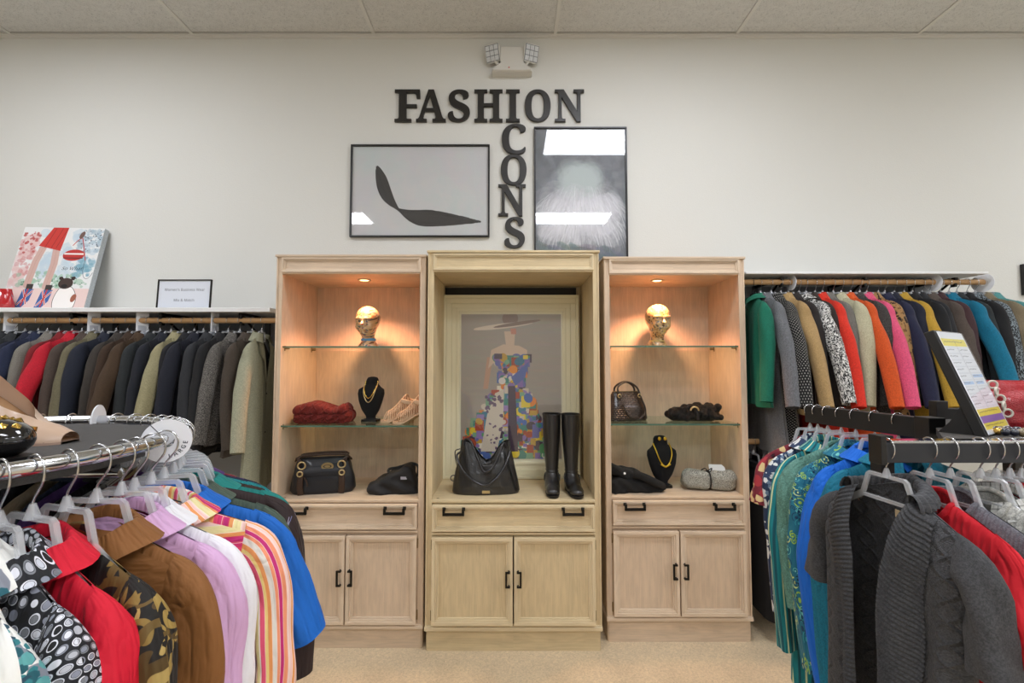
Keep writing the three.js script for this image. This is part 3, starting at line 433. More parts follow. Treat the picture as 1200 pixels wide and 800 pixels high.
rackRow([
  ['moss green wool jacket', 0x4a5a1e, undefined, 'a'], ['black high-neck knit cardigan', 0x15161a, undefined, 'knit', { ...kn, name: 'cardigan' }], ['plum wool blazer', 0x3d1a2c, undefined, 'b'], ['light grey wool blazer', 0x84868c, undefined, 'a'], ['slate grey blazer', 0x2c333b, undefined, 'c'],
  ['soot black blazer', 0x1d1f22, undefined, 'b'], ['charcoal blazer', 0x26292c, undefined, 'a'], ['dark navy blazer', 0x151c33, undefined, 'd'], ['navy blazer', 0x1a2440, undefined, 'c'], ['grey herringbone blazer', 0x8d897f, herringTex, 'b'], ['dark red blazer', 0x7d0f18, undefined, 'a'], ['bright red blazer', 0xc4122a, undefined, 'c'],
  ['taupe blazer', 0x4d4038, undefined, 'b'], ['olive beige blazer', 0x716b52, undefined, 'a'], ['midnight blue blazer', 0x161d2e, undefined, 'c'], ['brown grey blazer', 0x3a342e, undefined, 'd'], ['chocolate brown blazer', 0x3b2817, undefined, 'a'], ['mocha blazer', 0x46331f, undefined, 'c'], ['graphite green blazer', 0x23282a, undefined, 'a'],
  ['ink blue blazer', 0x171b26, undefined, 'b'], ['khaki beige blazer', 0x9d9672, woolTex, 'c', { yaw: 0.12 }], ['near-black blazer', 0x121319, undefined, 'b', { yaw: 0.0 }], ['deep navy blazer', 0x141826, undefined, 'c'], ['smoke grey blazer', 0x2d2f33, undefined, 'a'], ['pinstripe black blazer', 0x1d1d1f, herringTex, 'b'],
  ['salt-and-pepper tweed blazer', 0x8a857e, tweedTex, 'd'], ['earth brown blazer', 0x4a4036, undefined, 'a'], ['pale sage linen blazer', 0xa6a68c, woolTex, 'long', { yaw: 0.2 }],
], -3.32, -1.5, RODY_L, Math.PI / 2, 'blazers below the painted canvas', 'rod below the canvas');
rackRow([
  ['emerald green velour jacket', 0x067057, woolTex, 'coat', { dark: true, yaw: -0.22 }], ['heather grey knit jacket', 0x77797c, heather, 'long', { mat: { bump: ribBump, bs: 0.001 } }], ['black-and-white dotted jacket', 0xb9b6ae, dotTex, 'long'], ['tan boucle jacket', 0xc2a06a, woolTex, 'a', { mat: { bs: 0.003 } }], ['espresso jacket', 0x231b18, undefined, 'b'], ['white flecked tweed jacket', 0xd9d8d2, boucleTex, 'coat'], ['dark umber jacket', 0x2d231d, undefined, 'a'],
  ['scarlet jacket', 0xe0321c, undefined, 'long'], ['mid grey jacket', 0x737069, undefined, 'b'], ['cream jacket', 0xc4bf9f, undefined, 'c'], ['orange jacket', 0xd9571c, undefined, 'long'], ['charcoal tweed jacket', 0x58534f, tweedTex, 'c'], ['bubblegum pink jacket', 0xe85a80, undefined, 'long'], ['leopard print jacket', 0xffffff, leopardTex, 'a'],
  ['french navy jacket', 0x1b1f3c, undefined, 'long'], ['dark indigo jacket', 0x14182c, undefined, 'b'], ['mustard yellow jacket', 0xc29a32, undefined, 'long'], ['pitch black jacket', 0x101114, undefined, 'c'], ['anthracite jacket', 0x1c1e22, undefined, 'b'], ['mushroom jacket', 0x554a42, undefined, 'd'], ['wine brown jacket', 0x3f2428, undefined, 'a'],
  ['teal blue jacket', 0x047494, undefined, 'long'], ['spruce charcoal jacket', 0x20282a, undefined, 'b'], ['raven black jacket', 0x0e0f12, undefined, 'c'], ['blue-black tweed jacket', 0x7f8a90, boucleTex, 'a'], ['stone jacket', 0x85785f, undefined, 'c'], ['pale turquoise jacket', 0x5a9c9a, undefined, 'b'],
], 1.45, 2.84, RODY_R, -Math.PI / 2, 'colourful jackets below the empty shelf', 'rod below the empty shelf');
// lower rod: trousers folded over hangers, mostly hidden
for (let i = 0; i < 9; i++) {
  const x = 1.43 + i * 0.09, c = [0x0d0d10, 0x101012, 0x14120f, 0x0b0c10, 0x111116][i % 5], w = 0.19, L = 0.86, pos = V(x, LOWY + 0.0187, -ROD);
  const n = ['jet black', 'pressed black', 'dark brown-black', 'blue-black', 'washed black'][i % 5];
  const g = loft([{ y: -0.97, rx: w * 0.94, rz: 0.026 }, { y: -0.6, rx: w, rz: 0.028 }, { y: -0.2, rx: w, rz: 0.022 }, { y: -0.15, rx: w * 0.97, rz: 0.012 }], { seg: 24, exp: 3, n: 12, disp: (f, b) => 0.004 * Math.sin(f * 5 + i) * (1 - b) });
  const t = thing('trousers', i === 0 ? 'jet black trousers hanging on the lower rod right beside the oak cabinet' : `${n} trousers hanging on the lower rod`, 'trousers', [pos.x, pos.y, pos.z], -Math.PI / 2, 'trousers on the lower rod');
  part(t, 'trouser_legs', g, cloth(c, woolTex)); part(t, 'waistband', loft([{ y: -0.165, rx: w * 0.98, rz: 0.02 }, { y: -0.135, rx: w * 0.97, rz: 0.016 }], { seg: 24, exp: 3 }), cloth(c, null));
  hanger(pos, -Math.PI / 2, 'clear plastic hanger with trousers on the lower rod', 'hangers on the lower rod');
}
// size dividers on the rods
function plateMarker(x, yaw, label) { const s = new THREE.Shape(); s.moveTo(-0.03, -0.09); s.lineTo(0.03, -0.09); s.lineTo(0.03, 0.045); s.lineTo(-0.03, 0.045); s.lineTo(-0.03, -0.09); const h = new THREE.Path(); h.absarc(0, 0, 0.0168, 0, 7); s.holes.push(h); const g = new THREE.ExtrudeGeometry(s, { depth: 0.004, bevelEnabled: false }); g.rotateY(Math.PI / 2); const t = thing('size_divider', label, 'divider', [x, RODY_L, -ROD], yaw, 'white tags on the rod below the canvas'); part(t, 'plate', g, whitePlastic); part(t, 'slot', join([box(0.004, 0.0046, 0.018, 0.024, -0.012, 0.012, 0), box(0.004, 0.0046, -0.085, -0.03, -0.02, 0.02, 0)]), std(0xb9bdc4, 0.5)); }
plateMarker(X(10, ROD), -0.5, 'white plastic divider on rod below the corner of the painted canvas'); plateMarker(X(108, ROD), -0.55, 'white plastic divider on rod above the dark red blazer'); plateMarker(X(165, ROD), -0.75, 'tilted white plastic divider on rod below the framed sign'); plateMarker(X(250, ROD), -0.1, 'white plastic divider on rod seen nearly edge-on above navy blazers');
function discMarker(pos, turn, r, label, text) {
  const s = new THREE.Shape(); s.absarc(0, 0, r, 0, Math.PI * 2); const h = new THREE.Path(); h.absarc(0, 0, r * 0.3, 0, Math.PI * 2); s.holes.push(h); const g = new THREE.ExtrudeGeometry(s, { depth: 0.003, bevelEnabled: false, curveSegments: 40 }); g.translate(0, 0, -0.0015);
  const t = thing('size_divider', label, 'divider', [pos.x, pos.y, pos.z], turn, 'round white rail dividers'); part(t, 'disc', g, whitePlastic);
  if (text) text(t); return t;
}
discMarker(V(X(930, ROD), RODY_R - 0.004, -ROD), Math.PI / 2 + 0.05, 0.046, 'round white divider on rod above the tan boucle jacket'); discMarker(V(X(1098, ROD), RODY_R - 0.004, -ROD), Math.PI / 2 + 0.2, 0.05, 'round white divider on rod above the mustard yellow jacket'); discMarker(V(X(1156, ROD), RODY_R - 0.004, -ROD), Math.PI / 2 + 0.3, 0.056, 'round white divider at the end of the rod below the empty shelf');
// ---------------------------------------------------------------- round chrome rack
const RC = V(-1.111, 1.385, -0.827), RR = 0.42;                    // centre of the rim, its radius
const onRim = (deg) => { const a = deg * Math.PI / 180; return V(RC.x + RR * Math.cos(a), RC.y, RC.z - RR * Math.sin(a)); };
{
  const t = thing('round_rack', 'chrome round clothes rack with a dark grey top board', 'rack', [RC.x, 0, RC.z]);
  part(t, 'rim', new THREE.TorusGeometry(RR, 0.0125, 14, 96).rotateX(Math.PI / 2).translate(0, RC.y, 0), chrome);
  const bt = data(256, 256, (u, v) => 0.8 + 0.2 * nD(u, v) + 0.06 * (nB(u, v) - 0.5), 0.3);
  const disc = (r, y0, y1) => { const g = new THREE.CylinderGeometry(r, r, y1 - y0, 72); g.translate(0, (y0 + y1) / 2, 0); return metric(g); };
  part(t, 'top_board', disc(RR - 0.03, RC.y - 0.03, RC.y - 0.006), std(0x4a4846, 0.75, { map: bt, bumpMap: weave, bumpScale: 0.0005 }));
  part(t, 'support', join([0, 1, 2, 3].map((k) => new THREE.CylinderGeometry(0.009, 0.009, 2 * RR - 0.02, 8).rotateZ(Math.PI / 2).rotateY(k * Math.PI / 4).translate(0, RC.y - 0.042, 0))), chrome);
  part(t, 'post', new THREE.CylinderGeometry(0.02, 0.02, RC.y - 0.08, 16).translate(0, (RC.y - 0.03) / 2, 0), chrome);
  for (let k = 0; k < 4; k++) part(t, 'foot', sweep([V(0, 0.09, 0), V(0.2, 0.06, 0), V(0.42, 0.02, 0)], 0.012, 0.018, { n: 8, seg: 8, caps: true }).rotateY(k * Math.PI / 2 + 0.4), chrome);
}
// [angle, short name, colour, texture, cut, options]
const shirtCut = (seed, o = {}) => ({ seed, W: 0.168, len: 0.64, vd: 0.14, collar: 'shirt', sleeve: 0.56, sw: 0.049, cuff: 0.034, out: 0.018, nu: 22, nv: 36, fold: 0.012, crease: 1, yN: -0.122, slope: 0.062, depth: 0.027, slim: 0.8, ...o });
const teeCut = (seed, o = {}) => ({ seed, W: 0.175, len: 0.6, vd: 0.1, line: 'crew', collar: 'band', sleeve: 0.2, sw: 0.054, cuff: 0.052, out: 0.035, nu: 22, nv: 36, fold: 0.01, crease: 0.8, yN: -0.12, slope: 0.062, depth: 0.027, slim: 0.8, ...o });
const knitMat = { bump: ribBump, bs: 0.001 };
const ROUND = [
  [-37, 'black satin blouse', 0x131318, null, shirtCut(40)], [-28.8, 'white blouse with teal flowers', 0xffffff, floralTex, shirtCut(41, { W: 0.175 }), {}], [-24, 'black blouse printed with grey and white circles', 0xffffff, circlesTex, shirtCut(42, { W: 0.175 }), {}], [-19.2, 'crimson red blouse with a pointed collar', 0xd6082c, null, shirtCut(43), {}],
  [-13.5, 'black and gold brushstroke print blouse', 0xffffff, animalTex, shirtCut(44, { W: 0.172, collar: 'band', vd: 0.1, line: 'crew' }), {}], [-7.5, 'caramel brown gathered blouse', 0x8a5a2c, null, shirtCut(45, { yoke: 1, fold: 0.017 }), {}], [-1.5, 'lilac pink shirt', 0xd9add6, null, shirtCut(46, { W: 0.172, yoke: 1, fold: 0.014 }), {}], [2.4, 'white shirt with a lace collar', 0xf0f0f4, null, shirtCut(47, { W: 0.166 }), {}],
  [8.5, 'shirt with pink, orange and yellow stripes', 0xffffff, stripesTex, shirtCut(48, { W: 0.205, out: 0.03, yoke: 1, fold: 0.01 }), {}], [14.5, 'cobalt blue short-sleeved shirt', 0x0a66c4, null, shirtCut(49, { W: 0.196, sleeve: 0.28, out: 0.05, sw: 0.056, cuff: 0.052, fold: 0.009 }), {}], [21, 'olive green short-sleeved shirt', 0x47574a, null, shirtCut(50, { W: 0.19, sleeve: 0.22, out: 0.03, sw: 0.054, cuff: 0.05, yoke: 1 }), {}],
  [26.5, 'dark brown blouse embroidered with sprigs', 0xffffff, sprigTex, shirtCut(51, { W: 0.2, collar: 'band', sleeve: 0.42, out: 0.04, sw: 0.054, cuff: 0.05 }), {}], [31, 'sea green long blouse', 0x0f7f78, null, shirtCut(52, { len: 0.86, W: 0.195 }), {}], [36, 'brown knit top with a sequin neck', 0x3f2a20, heather, teeCut(53), {}], [41, 'turquoise knit top', 0x14959a, heather, teeCut(54), {}], [46, 'navy knit top', 0x1a2446, heather, teeCut(55), {}],
  [51, 'purple blouse', 0x4a2a66, null, shirtCut(56), {}], [57, 'maroon print blouse', 0xffffff, maroonTex, shirtCut(57), {}], [63, 'pale striped shirt', 0xffffff, paleStripeTex, shirtCut(58), {}], [70, 'grey plaid shirt', 0xb9b9bc, plaidTex, shirtCut(59), {}], [77, 'black cotton shirt', 0x17171c, null, shirtCut(60), {}], [85, 'violet top', 0x5a3a80, null, teeCut(61), {}], [93, 'dark denim shirt', 0x28344c, null, shirtCut(62), {}], [101, 'beige cotton shirt', 0xb5a58c, null, shirtCut(63), {}], [110, 'slate top', 0x3a4148, null, teeCut(64), {}],
  [-46, 'navy dotted blouse', 0xffffff, navyPrintTex, shirtCut(65), {}], [150, 'indigo blouse', 0x2a2a5a, null, shirtCut(66), {}], [172, 'pale pinstriped blouse', 0xffffff, paleStripeTex, shirtCut(67), {}], [195, 'burgundy top', 0x5a1a2c, null, shirtCut(68), {}], [215, 'black lace blouse', 0x121214, null, shirtCut(69), {}], [238, 'mauve shirt', 0x7a5a78, null, shirtCut(70), {}],
];
ROUND.sort((a, b) => a[0] - b[0]);
const rimTop = 0.0125 + 0.0022, Rr = rng(404);
ROUND.forEach(([deg, short, color, tex, cut, opt = {}], i) => {
  const pos = onRim(deg); pos.y += rimTop; const yaw = deg * Math.PI / 180 + (Rr() - 0.5) * 0.12, next = ROUND[i + 1]?.[1] ?? ROUND[i - 1][1], soft = cut.sleeve > 0.3 && cut.collar === 'shirt';
  const kind = /shirt$|shirt with|shirt /.test(short) ? 'shirt' : /top/.test(short) ? 'top' : 'blouse';
  garment(kind, cut, cloth(color, tex, { rough: 0.75, sheen: 0.1, bump: creaseBump, bs: 0.0045 }), pos, yaw, `${short} hanging on the chrome round rack`, kind, 'tops on the round rack', { buttons: soft ? 5 : 0, buttonMat: whitePlastic });
  hanger(pos, yaw, `clear hanger on the round rack holding the ${short}`, 'hangers on the round rack');
});
// size discs threaded on the rim
const rimDisc = (deg, r, label, text) => { const p = onRim(deg); p.y -= 0.004; return discMarker(p, deg * Math.PI / 180 + 0.35, r, label, text); };
rimDisc(15.5, 0.043, 'round white size divider reading LARGE on the round rack', (t) => {
  const tx = canvas(512, 512, (x, w, h) => { x.fillStyle = '#eceef2'; x.fillRect(0, 0, w, h); x.fillStyle = '#3a3d48'; x.font = 'bold 68px sans-serif'; x.textAlign = 'center'; x.textBaseline = 'middle'; 'LARGE'.split('').forEach((c, i) => { const a = 0.55 - (i - 1.6) * 0.3 + 0.35; x.save(); x.translate(w / 2 + Math.cos(a) * 188, h / 2 + Math.sin(a) * 188); x.rotate(a - Math.PI / 2); x.fillText(c, 0, 0); x.restore(); }); x.save(); x.translate(w / 2, h / 2); x.rotate(-2.25); x.fillRect(76, -5, 180, 10); x.restore(); }, null, { clamp: true });
  const s = new THREE.Shape(); s.absarc(0, 0, 0.043, 0, Math.PI * 2); const h = new THREE.Path(); h.absarc(0, 0, 0.013, 0, Math.PI * 2); s.holes.push(h); const g = new THREE.ShapeGeometry(s, 40), p = g.attributes.position, uv = g.attributes.uv; for (let i = 0; i < p.count; i++) uv.setXY(i, p.getX(i) / 0.086 + 0.5, p.getY(i) / 0.086 + 0.5); g.translate(0, 0, 0.0022); part(t, 'printed_face', g, std(0xffffff, 0.35, { map: tx }));
});
rimDisc(92, 0.045, 'round white size divider on the far rim behind the peep-toe shoe');

// shoes on the rack's top board
const TOPB = RC.y - 0.006;
{ // nude peep-toe pump: upper as a field, cut open at the top and the toe; parts: upper, insole, sole, heel
  const t = thing('peep_toe_pump', 'nude beige peep-toe pump with a high heel on the round rack', 'shoe', [-0.895, TOPB, -0.93], 0.12);
  const L = 0.235, rise = (x) => 0.1 * smooth(0.02, 0.2, x) , half = (x) => keys(x, [[0, 0.02], [0.02, 0.032], [0.06, 0.041], [0.12, 0.034], [0.18, 0.03], [0.225, 0.026], [0.235, 0.01]]), top = (x) => keys(x, [[0, 0.02], [0.03, 0.034], [0.055, 0.042], [0.09, 0.07], [0.15, 0.128], [0.19, 0.158], [0.235, 0.16]]);
  // x runs from toe (0) to heel, shoe points along +x in the world, so x is flipped
  const side = (s) => grid(30, 8, (a, b) => { const x = a * L, y0 = rise(x) + 0.004, y1 = Math.max(y0 + 0.012, top(x)), open = smooth(0.06, 0.1, x), y = mix(y0, y1, b), w = half(x) * Math.sqrt(Math.max(0, 1 - (1 - open * 0.72) * b * b)); return [-x, y, s * w]; });
  const beige = phys(0xc9ac94, 0.35, { clearcoat: 0.3, clearcoatRoughness: 0.3 });
  part(t, 'upper', join([side(1), side(-1)]), beige);
  part(t, 'insole', grid(24, 4, (a, b) => { const x = 0.004 + a * (L - 0.008); return [-x, rise(x) + 0.006, (b * 2 - 1) * half(x) * 0.95]; }), std(0xa8825c, 0.6));
  part(t, 'sole', join([1, -1].map((k) => grid(24, 4, (a, b) => { const x = a * L * 0.96; return [-x, Math.max(0, rise(x) - 0.002) + (k > 0 ? 0.004 : 0), (b * 2 - 1) * half(x) * 0.98]; })).concat([1, -1].map((s) => grid(24, 2, (a, b) => { const x = a * L * 0.96; return [-x, Math.max(0, rise(x) - 0.002) + b * 0.006, s * half(x) * 0.985]; })))), std(0xb89a88, 0.5));
  part(t, 'heel', loft([{ y: 0, x: -0.222, rx: 0.006, rz: 0.006 }, { y: 0.05, x: -0.218, rx: 0.008, rz: 0.008 }, { y: 0.105, x: -0.205, rx: 0.022, rz: 0.024 }], { seg: 14 }), beige);
  t.scale.setScalar(1.12);
}
{ // black patent shoe with gold studs, its toe towards the room
  const t = thing('studded_flat', 'black patent shoe with gold pyramid studs beside the beige pump', 'shoe', [-0.855, TOPB, -0.75], 0.1);
  const f = (x, y, z) => { let d = smin(ell(x, y, z, 0, 0.036, 0, 0.062, 0.035, 0.044), ell(x, y, z, -0.1, 0.034, 0, 0.1, 0.03, 0.038), 0.02); d = Math.max(d, -(ell(x, y, z, -0.13, 0.075, 0, 0.11, 0.045, 0.03)), 0.004 - y); return d; };
  const patent = phys(0x08080a, 0.12, { clearcoat: 1, clearcoatRoughness: 0.05 });
  part(t, 'upper', field(56, 0.24, f, [-0.06, 0.05, 0]), patent); part(t, 'sole', loft([{ y: 0, x: -0.06, rx: 0.118, rz: 0.036 }, { y: 0.008, x: -0.06, rx: 0.122, rz: 0.041 }], { seg: 28, exp: 2.6 }), std(0x14110f, 0.6));
  part(t, 'toe_band', new THREE.TorusGeometry(0.04, 0.005, 8, 28).rotateY(Math.PI / 2).scale(1, 0.82, 1.02).translate(0.012, 0.034, 0), patent);
  const gold = std(0xd9b45a, 0.22, { metalness: 1 }), stud = new THREE.ConeGeometry(0.0075, 0.006, 4).rotateX(Math.PI / 2).rotateZ(Math.PI / 4), R = rng(9);
  for (let i = 0; i < 40; i++) { const a = R() * 6.283, b = R() * 1.25, dir = V(Math.cos(a) * Math.cos(b) * 1.0, Math.sin(b), Math.sin(a) * Math.cos(b)); let p = V(-0.01, 0.036, 0), k = 0; for (; k < 60 && f(p.x, p.y, p.z) < 0; k++) p.addScaledVector(dir, 0.002); if (p.y < 0.018 || p.x < -0.06) continue; const e = 0.002, n = V(f(p.x + e, p.y, p.z) - f(p.x - e, p.y, p.z), f(p.x, p.y + e, p.z) - f(p.x, p.y - e, p.z), f(p.x, p.y, p.z + e) - f(p.x, p.y, p.z - e)).normalize(); const o = part(t, 'stud', stud, gold); o.position.copy(p).addScaledVector(n, 0.0015); o.quaternion.setFromUnitVectors(V(0, 0, 1), n); }
}

// ---------------------------------------------------------------- square rack with a deck, arm and front rail
const D2 = 1.1, RY = Y(515, D2), DECK = RY - 0.004, rackBlack = std(0x1d1c1b, 0.45), deckGrey = std(0x55524e, 0.7, { map: woolTex });
const A0 = V(X(945, 1.76), RY + 0.02, -1.76), A1 = V(X(1083, 1.37), RY + 0.02, -1.37);
{
  const x0 = X(1027, D2), x1 = 1.72, t = thing('display_rack', 'black square clothes rack with a grey deck, front rail and side arm', 'rack', [1.36, 0, -1.33]), q = (x) => x - 1.36, w = (z) => z + 1.33;
  part(t, 'front_rail', box(q(x0), q(x1), RY - 0.052, RY - 0.006, w(-D2 - 0.016), w(-D2 + 0.016), 0.002), std(0x2a2d33, 0.4));
  part(t, 'rail_strip', box(q(x0 + 0.014), q(x1), RY - 0.0062, RY, w(-D2 - 0.0165), w(-D2 + 0.0165), 0.001), chrome, 'chrome strip along the top of the rail');
  part(t, 'end_cap', box(q(x0 - 0.012), q(x0 + 0.002), RY - 0.056, RY + 0.012, w(-D2 - 0.02), w(-D2 + 0.02), 0.002), rackBlack);
  part(t, 'deck', (() => { const s = new THREE.Shape(); [[1.06, 1.125], [1.74, 1.125], [1.74, 1.56], [1.42, 1.56]].forEach(([x, z], i) => (i ? s.lineTo(q(x), -w(-z)) : s.moveTo(q(x), -w(-z)))); const g = new THREE.ExtrudeGeometry(s, { depth: 0.02, bevelEnabled: false }); g.rotateX(-Math.PI / 2).translate(0, DECK - 0.02, 0); return metric(g); })(), deckGrey);
  const L = A1.distanceTo(A0), arm = box(-L / 2, L / 2, -0.062, 0, -0.016, 0.016, 0.002); const am = part(t, 'arm', arm, rackBlack); am.position.set(q((A0.x + A1.x) / 2), A0.y, w((A0.z + A1.z) / 2)); am.rotation.y = Math.atan2(-(A1.z - A0.z), A1.x - A0.x);
  part(t, 'arm_block', box(q(A1.x - 0.03), q(A1.x + 0.02), DECK - 0.06, A1.y + 0.004, w(-1.38), w(-1.33), 0.002), rackBlack);
  part(t, 'back_rail', join([box(q(1.42), q(1.72), DECK, DECK + 0.035, w(-1.56), w(-1.53), 0.002), box(q(1.42), q(1.46), DECK + 0.03, DECK + 0.06, w(-1.56), w(-1.53), 0.002)]), rackBlack);
  for (const [x, z] of [[1.07, -1.33], [1.66, -1.52], [1.66, -1.14]]) part(t, 'post', box(q(x - 0.02), q(x + 0.02), 0.03, DECK - 0.02, w(z - 0.02), w(z + 0.02), 0.002), rackBlack);
  part(t, 'base', join([box(q(1.05), q(1.68), 0, 0.03, w(-1.35), w(-1.31)), box(q(1.64), q(1.68), 0, 0.03, w(-1.54), w(-1.12))]), rackBlack);
}
// tops on the arm that leads away, shoulders across
const ARM = [
  ['maroon and gold patterned blouse', 0xffffff, maroonTex, teeCut(80, { W: 0.17, sleeve: 0.2, out: 0.02, len: 0.5 }), 0.02], ['navy and white flowered blouse', 0xffffff, navyPrintTex, shirtCut(81, { W: 0.165, len: 0.7, out: 0.02 }), 0.1], ['white-piped teal striped tunic', 0xffffff, tealStripeTex, shirtCut(82, { W: 0.17, out: 0.045, len: 0.8, sleeve: 0.66 }), 0.2], ['sage green knit top', 0x6fa596, heather, teeCut(83, { sleeve: 0.5, sw: 0.058, cuff: 0.04, out: 0.03, collar: 'band' }), 0.33],
  ['teal and lime paisley tunic', 0xffffff, paisleyTex, shirtCut(84, { W: 0.18, out: 0.05, len: 0.84, sleeve: 0.66 }), 0.46], ['royal blue jacket', 0x0a68d2, null, { ...cutBlazer(85, { W: 0.195, out: 0.06, yN: -0.12, slope: 0.062, crease: 0.5, len: 0.72, sleeve: 0.66, collar: 'shirt', lapel: false, vd: 0.2 }), nu: 14, nv: 24 }, 0.62], ['turquoise blue jacket with cuff buttons', 0x077f9c, woolTex, { ...cutBlazer(86, { W: 0.205, out: 0.05, yN: -0.12, slope: 0.062, crease: 0.5, len: 0.72, sleeve: 0.68, collar: 'shirt', lapel: false, vd: 0.2 }), nu: 14, nv: 24 }, 0.8],
];
ARM.forEach(([short, c, tex, cut, t], i) => {
  const pos = A0.clone().lerp(A1, t); pos.y += 0.0022; const yaw = 0.1 + (i % 3 - 1) * 0.05;
  const kind = /jacket/.test(short) ? 'jacket' : /tunic/.test(short) ? 'tunic' : /top/.test(short) ? 'top' : 'blouse';
  garment(kind, cut, cloth(c, tex, { rough: 0.8, bump: creaseBump, bs: 0.005 }), pos, yaw, `${short} hanging on the side arm of the black rack`, kind, 'tops on the side arm', { cuffs: /cuff/.test(short) ? whitePlastic : null });
  hanger(pos, yaw, `clear hanger on the black rack's arm holding the ${short}`, 'hangers on the side arm');
});
// front rail: knit cardigan first, then tops, shoulders towards the camera
const railAt = (px) => V(X(px, D2), RY + 0.0022, -D2);
{ // charcoal cardigan with a deep ribbed shawl collar
  const cut = { seed: 90, W: 0.185, len: 0.66, slope: 0.085, open: 0.26, vd: 0.01, neck: 0.34, sleeve: 0.25, sw: 0.046, cuff: 0.05, out: 0.02, depth: 0.048, nu: 26, nv: 44, fold: 0.011, crease: 0.8, waist: 0.92, flare: 1.0 };
  const s = shapes(cut), p = s.p, pos = railAt(1034), yaw = -Math.PI / 2 + 0.1, grey = 0x56575a;
  const t = thing('cardigan', 'charcoal short-sleeved cardigan with a wide ribbed shawl collar on the front rail', 'cardigan', [pos.x, pos.y, pos.z], yaw);
  const cab = cloth(grey, heather, { bump: cableBump, bs: 0.012 }), plain = cloth(grey, heather, { bs: 0.0025 });
  part(t, 'body', s.body, cab); s.sleeves.forEach((g) => part(t, 'sleeve', g, plain));
  for (const k of [1, -1]) part(t, 'shawl_collar', grid(8, 300, (a, b) => { // from the neck down the open edge; real ribs run across
    const v = b * 0.97, u0 = p.uo(v), wd = keys(b, [[0, 0.3], [0.12, 0.42], [0.4, 0.46], [0.7, 0.4], [1, 0.34]]), u = u0 - 0.05 + wd * a, q = p.pt(k * u, v, 1); const rib = 0.0032 * Math.sin(b * 62 * Math.PI * 2 - a * 4.5), roll = 0.018 * Math.sin(Math.min(1, a * 1.15) * Math.PI) * (1 - 0.35 * b) + 0.006; q[2] += roll + rib * smooth(0, 0.1, a) * smooth(0, 0.1, 1.05 - a); return q; }, (a, b) => [a * 0.09, b * 0.66]), plain);
  part(t, 'neck_roll', grid(90, 8, (a, b) => { const f = mix(-0.1, Math.PI + 0.1, a), cx = Math.cos(f), sz = Math.sin(f), x = 0.073 * cx, rib = 0.003 * Math.sin(a * 18 * Math.PI * 2); const pr = [[0, -0.02], [0, 0.01], [0.002, 0.03], [0.008, 0.037], [0.018, 0.034], [0.026, 0.018], [0.031, -0.002], [0.034, -0.02], [0.034, -0.032]][Math.round(b * 8)]; return [x + cx * (pr[0] + rib), p.yTop(x / 0.185) + pr[1] * 0.45, -0.046 * sz - sz * (pr[0] + rib) + (1 - sz) * 0.02]; }), plain);
  part(t, 'hem_band', grid(120, 6, (a, b) => { const u = a * 2 - 1, q = p.pt(u * 0.99, 0.9 + b * 0.1, -1); q[2] -= 0.003 + 0.002 * Math.sin(a * 60 * Math.PI); return q; }), plain);
  part(t, 'care_label', join([box(-0.016, 0.016, -0.19, -0.172, -0.036, -0.0345, 0), box(-0.004, 0.018, -0.215, -0.186, -0.0345, -0.0335, 0)]), std(0xcbb48c, 0.8), 'small cream sewn label');
  hanger(pos, yaw, 'clear hanger on the front rail holding the charcoal cardigan', 'hangers on the front rail');
}
const FRONT = [
  ['tomato red short-sleeved top', 0xd01324, null, teeCut(91, { W: 0.185, sleeve: 0.22 }), 1084], ['ash grey ribbed tee', 0x7d8087, heather, teeCut(92, { W: 0.185, sleeve: 0.2 }), 1108, knitMat], ['ivory knit top', 0xd6d5cc, heather, teeCut(93, { W: 0.18, sleeve: 0.5, cuff: 0.04, sw: 0.056 }), 1143], ['grey windowpane plaid shirt', 0xd0cfc8, plaidTex, shirtCut(94, { W: 0.18 }), 1161], ['cherry red blouse', 0xcf1226, null, shirtCut(95, { W: 0.18 }), 1177], ['smoky grey cardigan', 0x5c5f66, heather, shirtCut(96, { W: 0.18, collar: 'band' }), 1191], ['white cotton shirt', 0xe2e2e2, null, shirtCut(97, { W: 0.18 }), 1207], ['black ribbed sweater', 0x1a1a1d, heather, shirtCut(98, { W: 0.18, collar: 'band' }), 1224], ['dusty pink blouse', 0xc99aa0, null, shirtCut(99, { W: 0.18 }), 1243],
];
FRONT.forEach(([short, c, tex, cut, px, mo], i) => {
  const pos = railAt(px), yaw = -Math.PI / 2 + 0.06 * ((i * 7) % 3 - 1), kind = /tee|top/.test(short) ? 'top' : /sweater/.test(short) ? 'sweater' : /cardigan/.test(short) ? 'cardigan' : /blouse/.test(short) ? 'blouse' : 'shirt';
  garment(kind, cut, cloth(c, tex, mo ?? { rough: 0.8, bump: creaseBump, bs: 0.005 }), pos, yaw, `${short} hanging on the chrome-topped front rail`, kind, 'tops on the front rail');
  hanger(pos, yaw, `clear hanger on the front rail holding the ${short}`, 'hangers on the front rail');
});
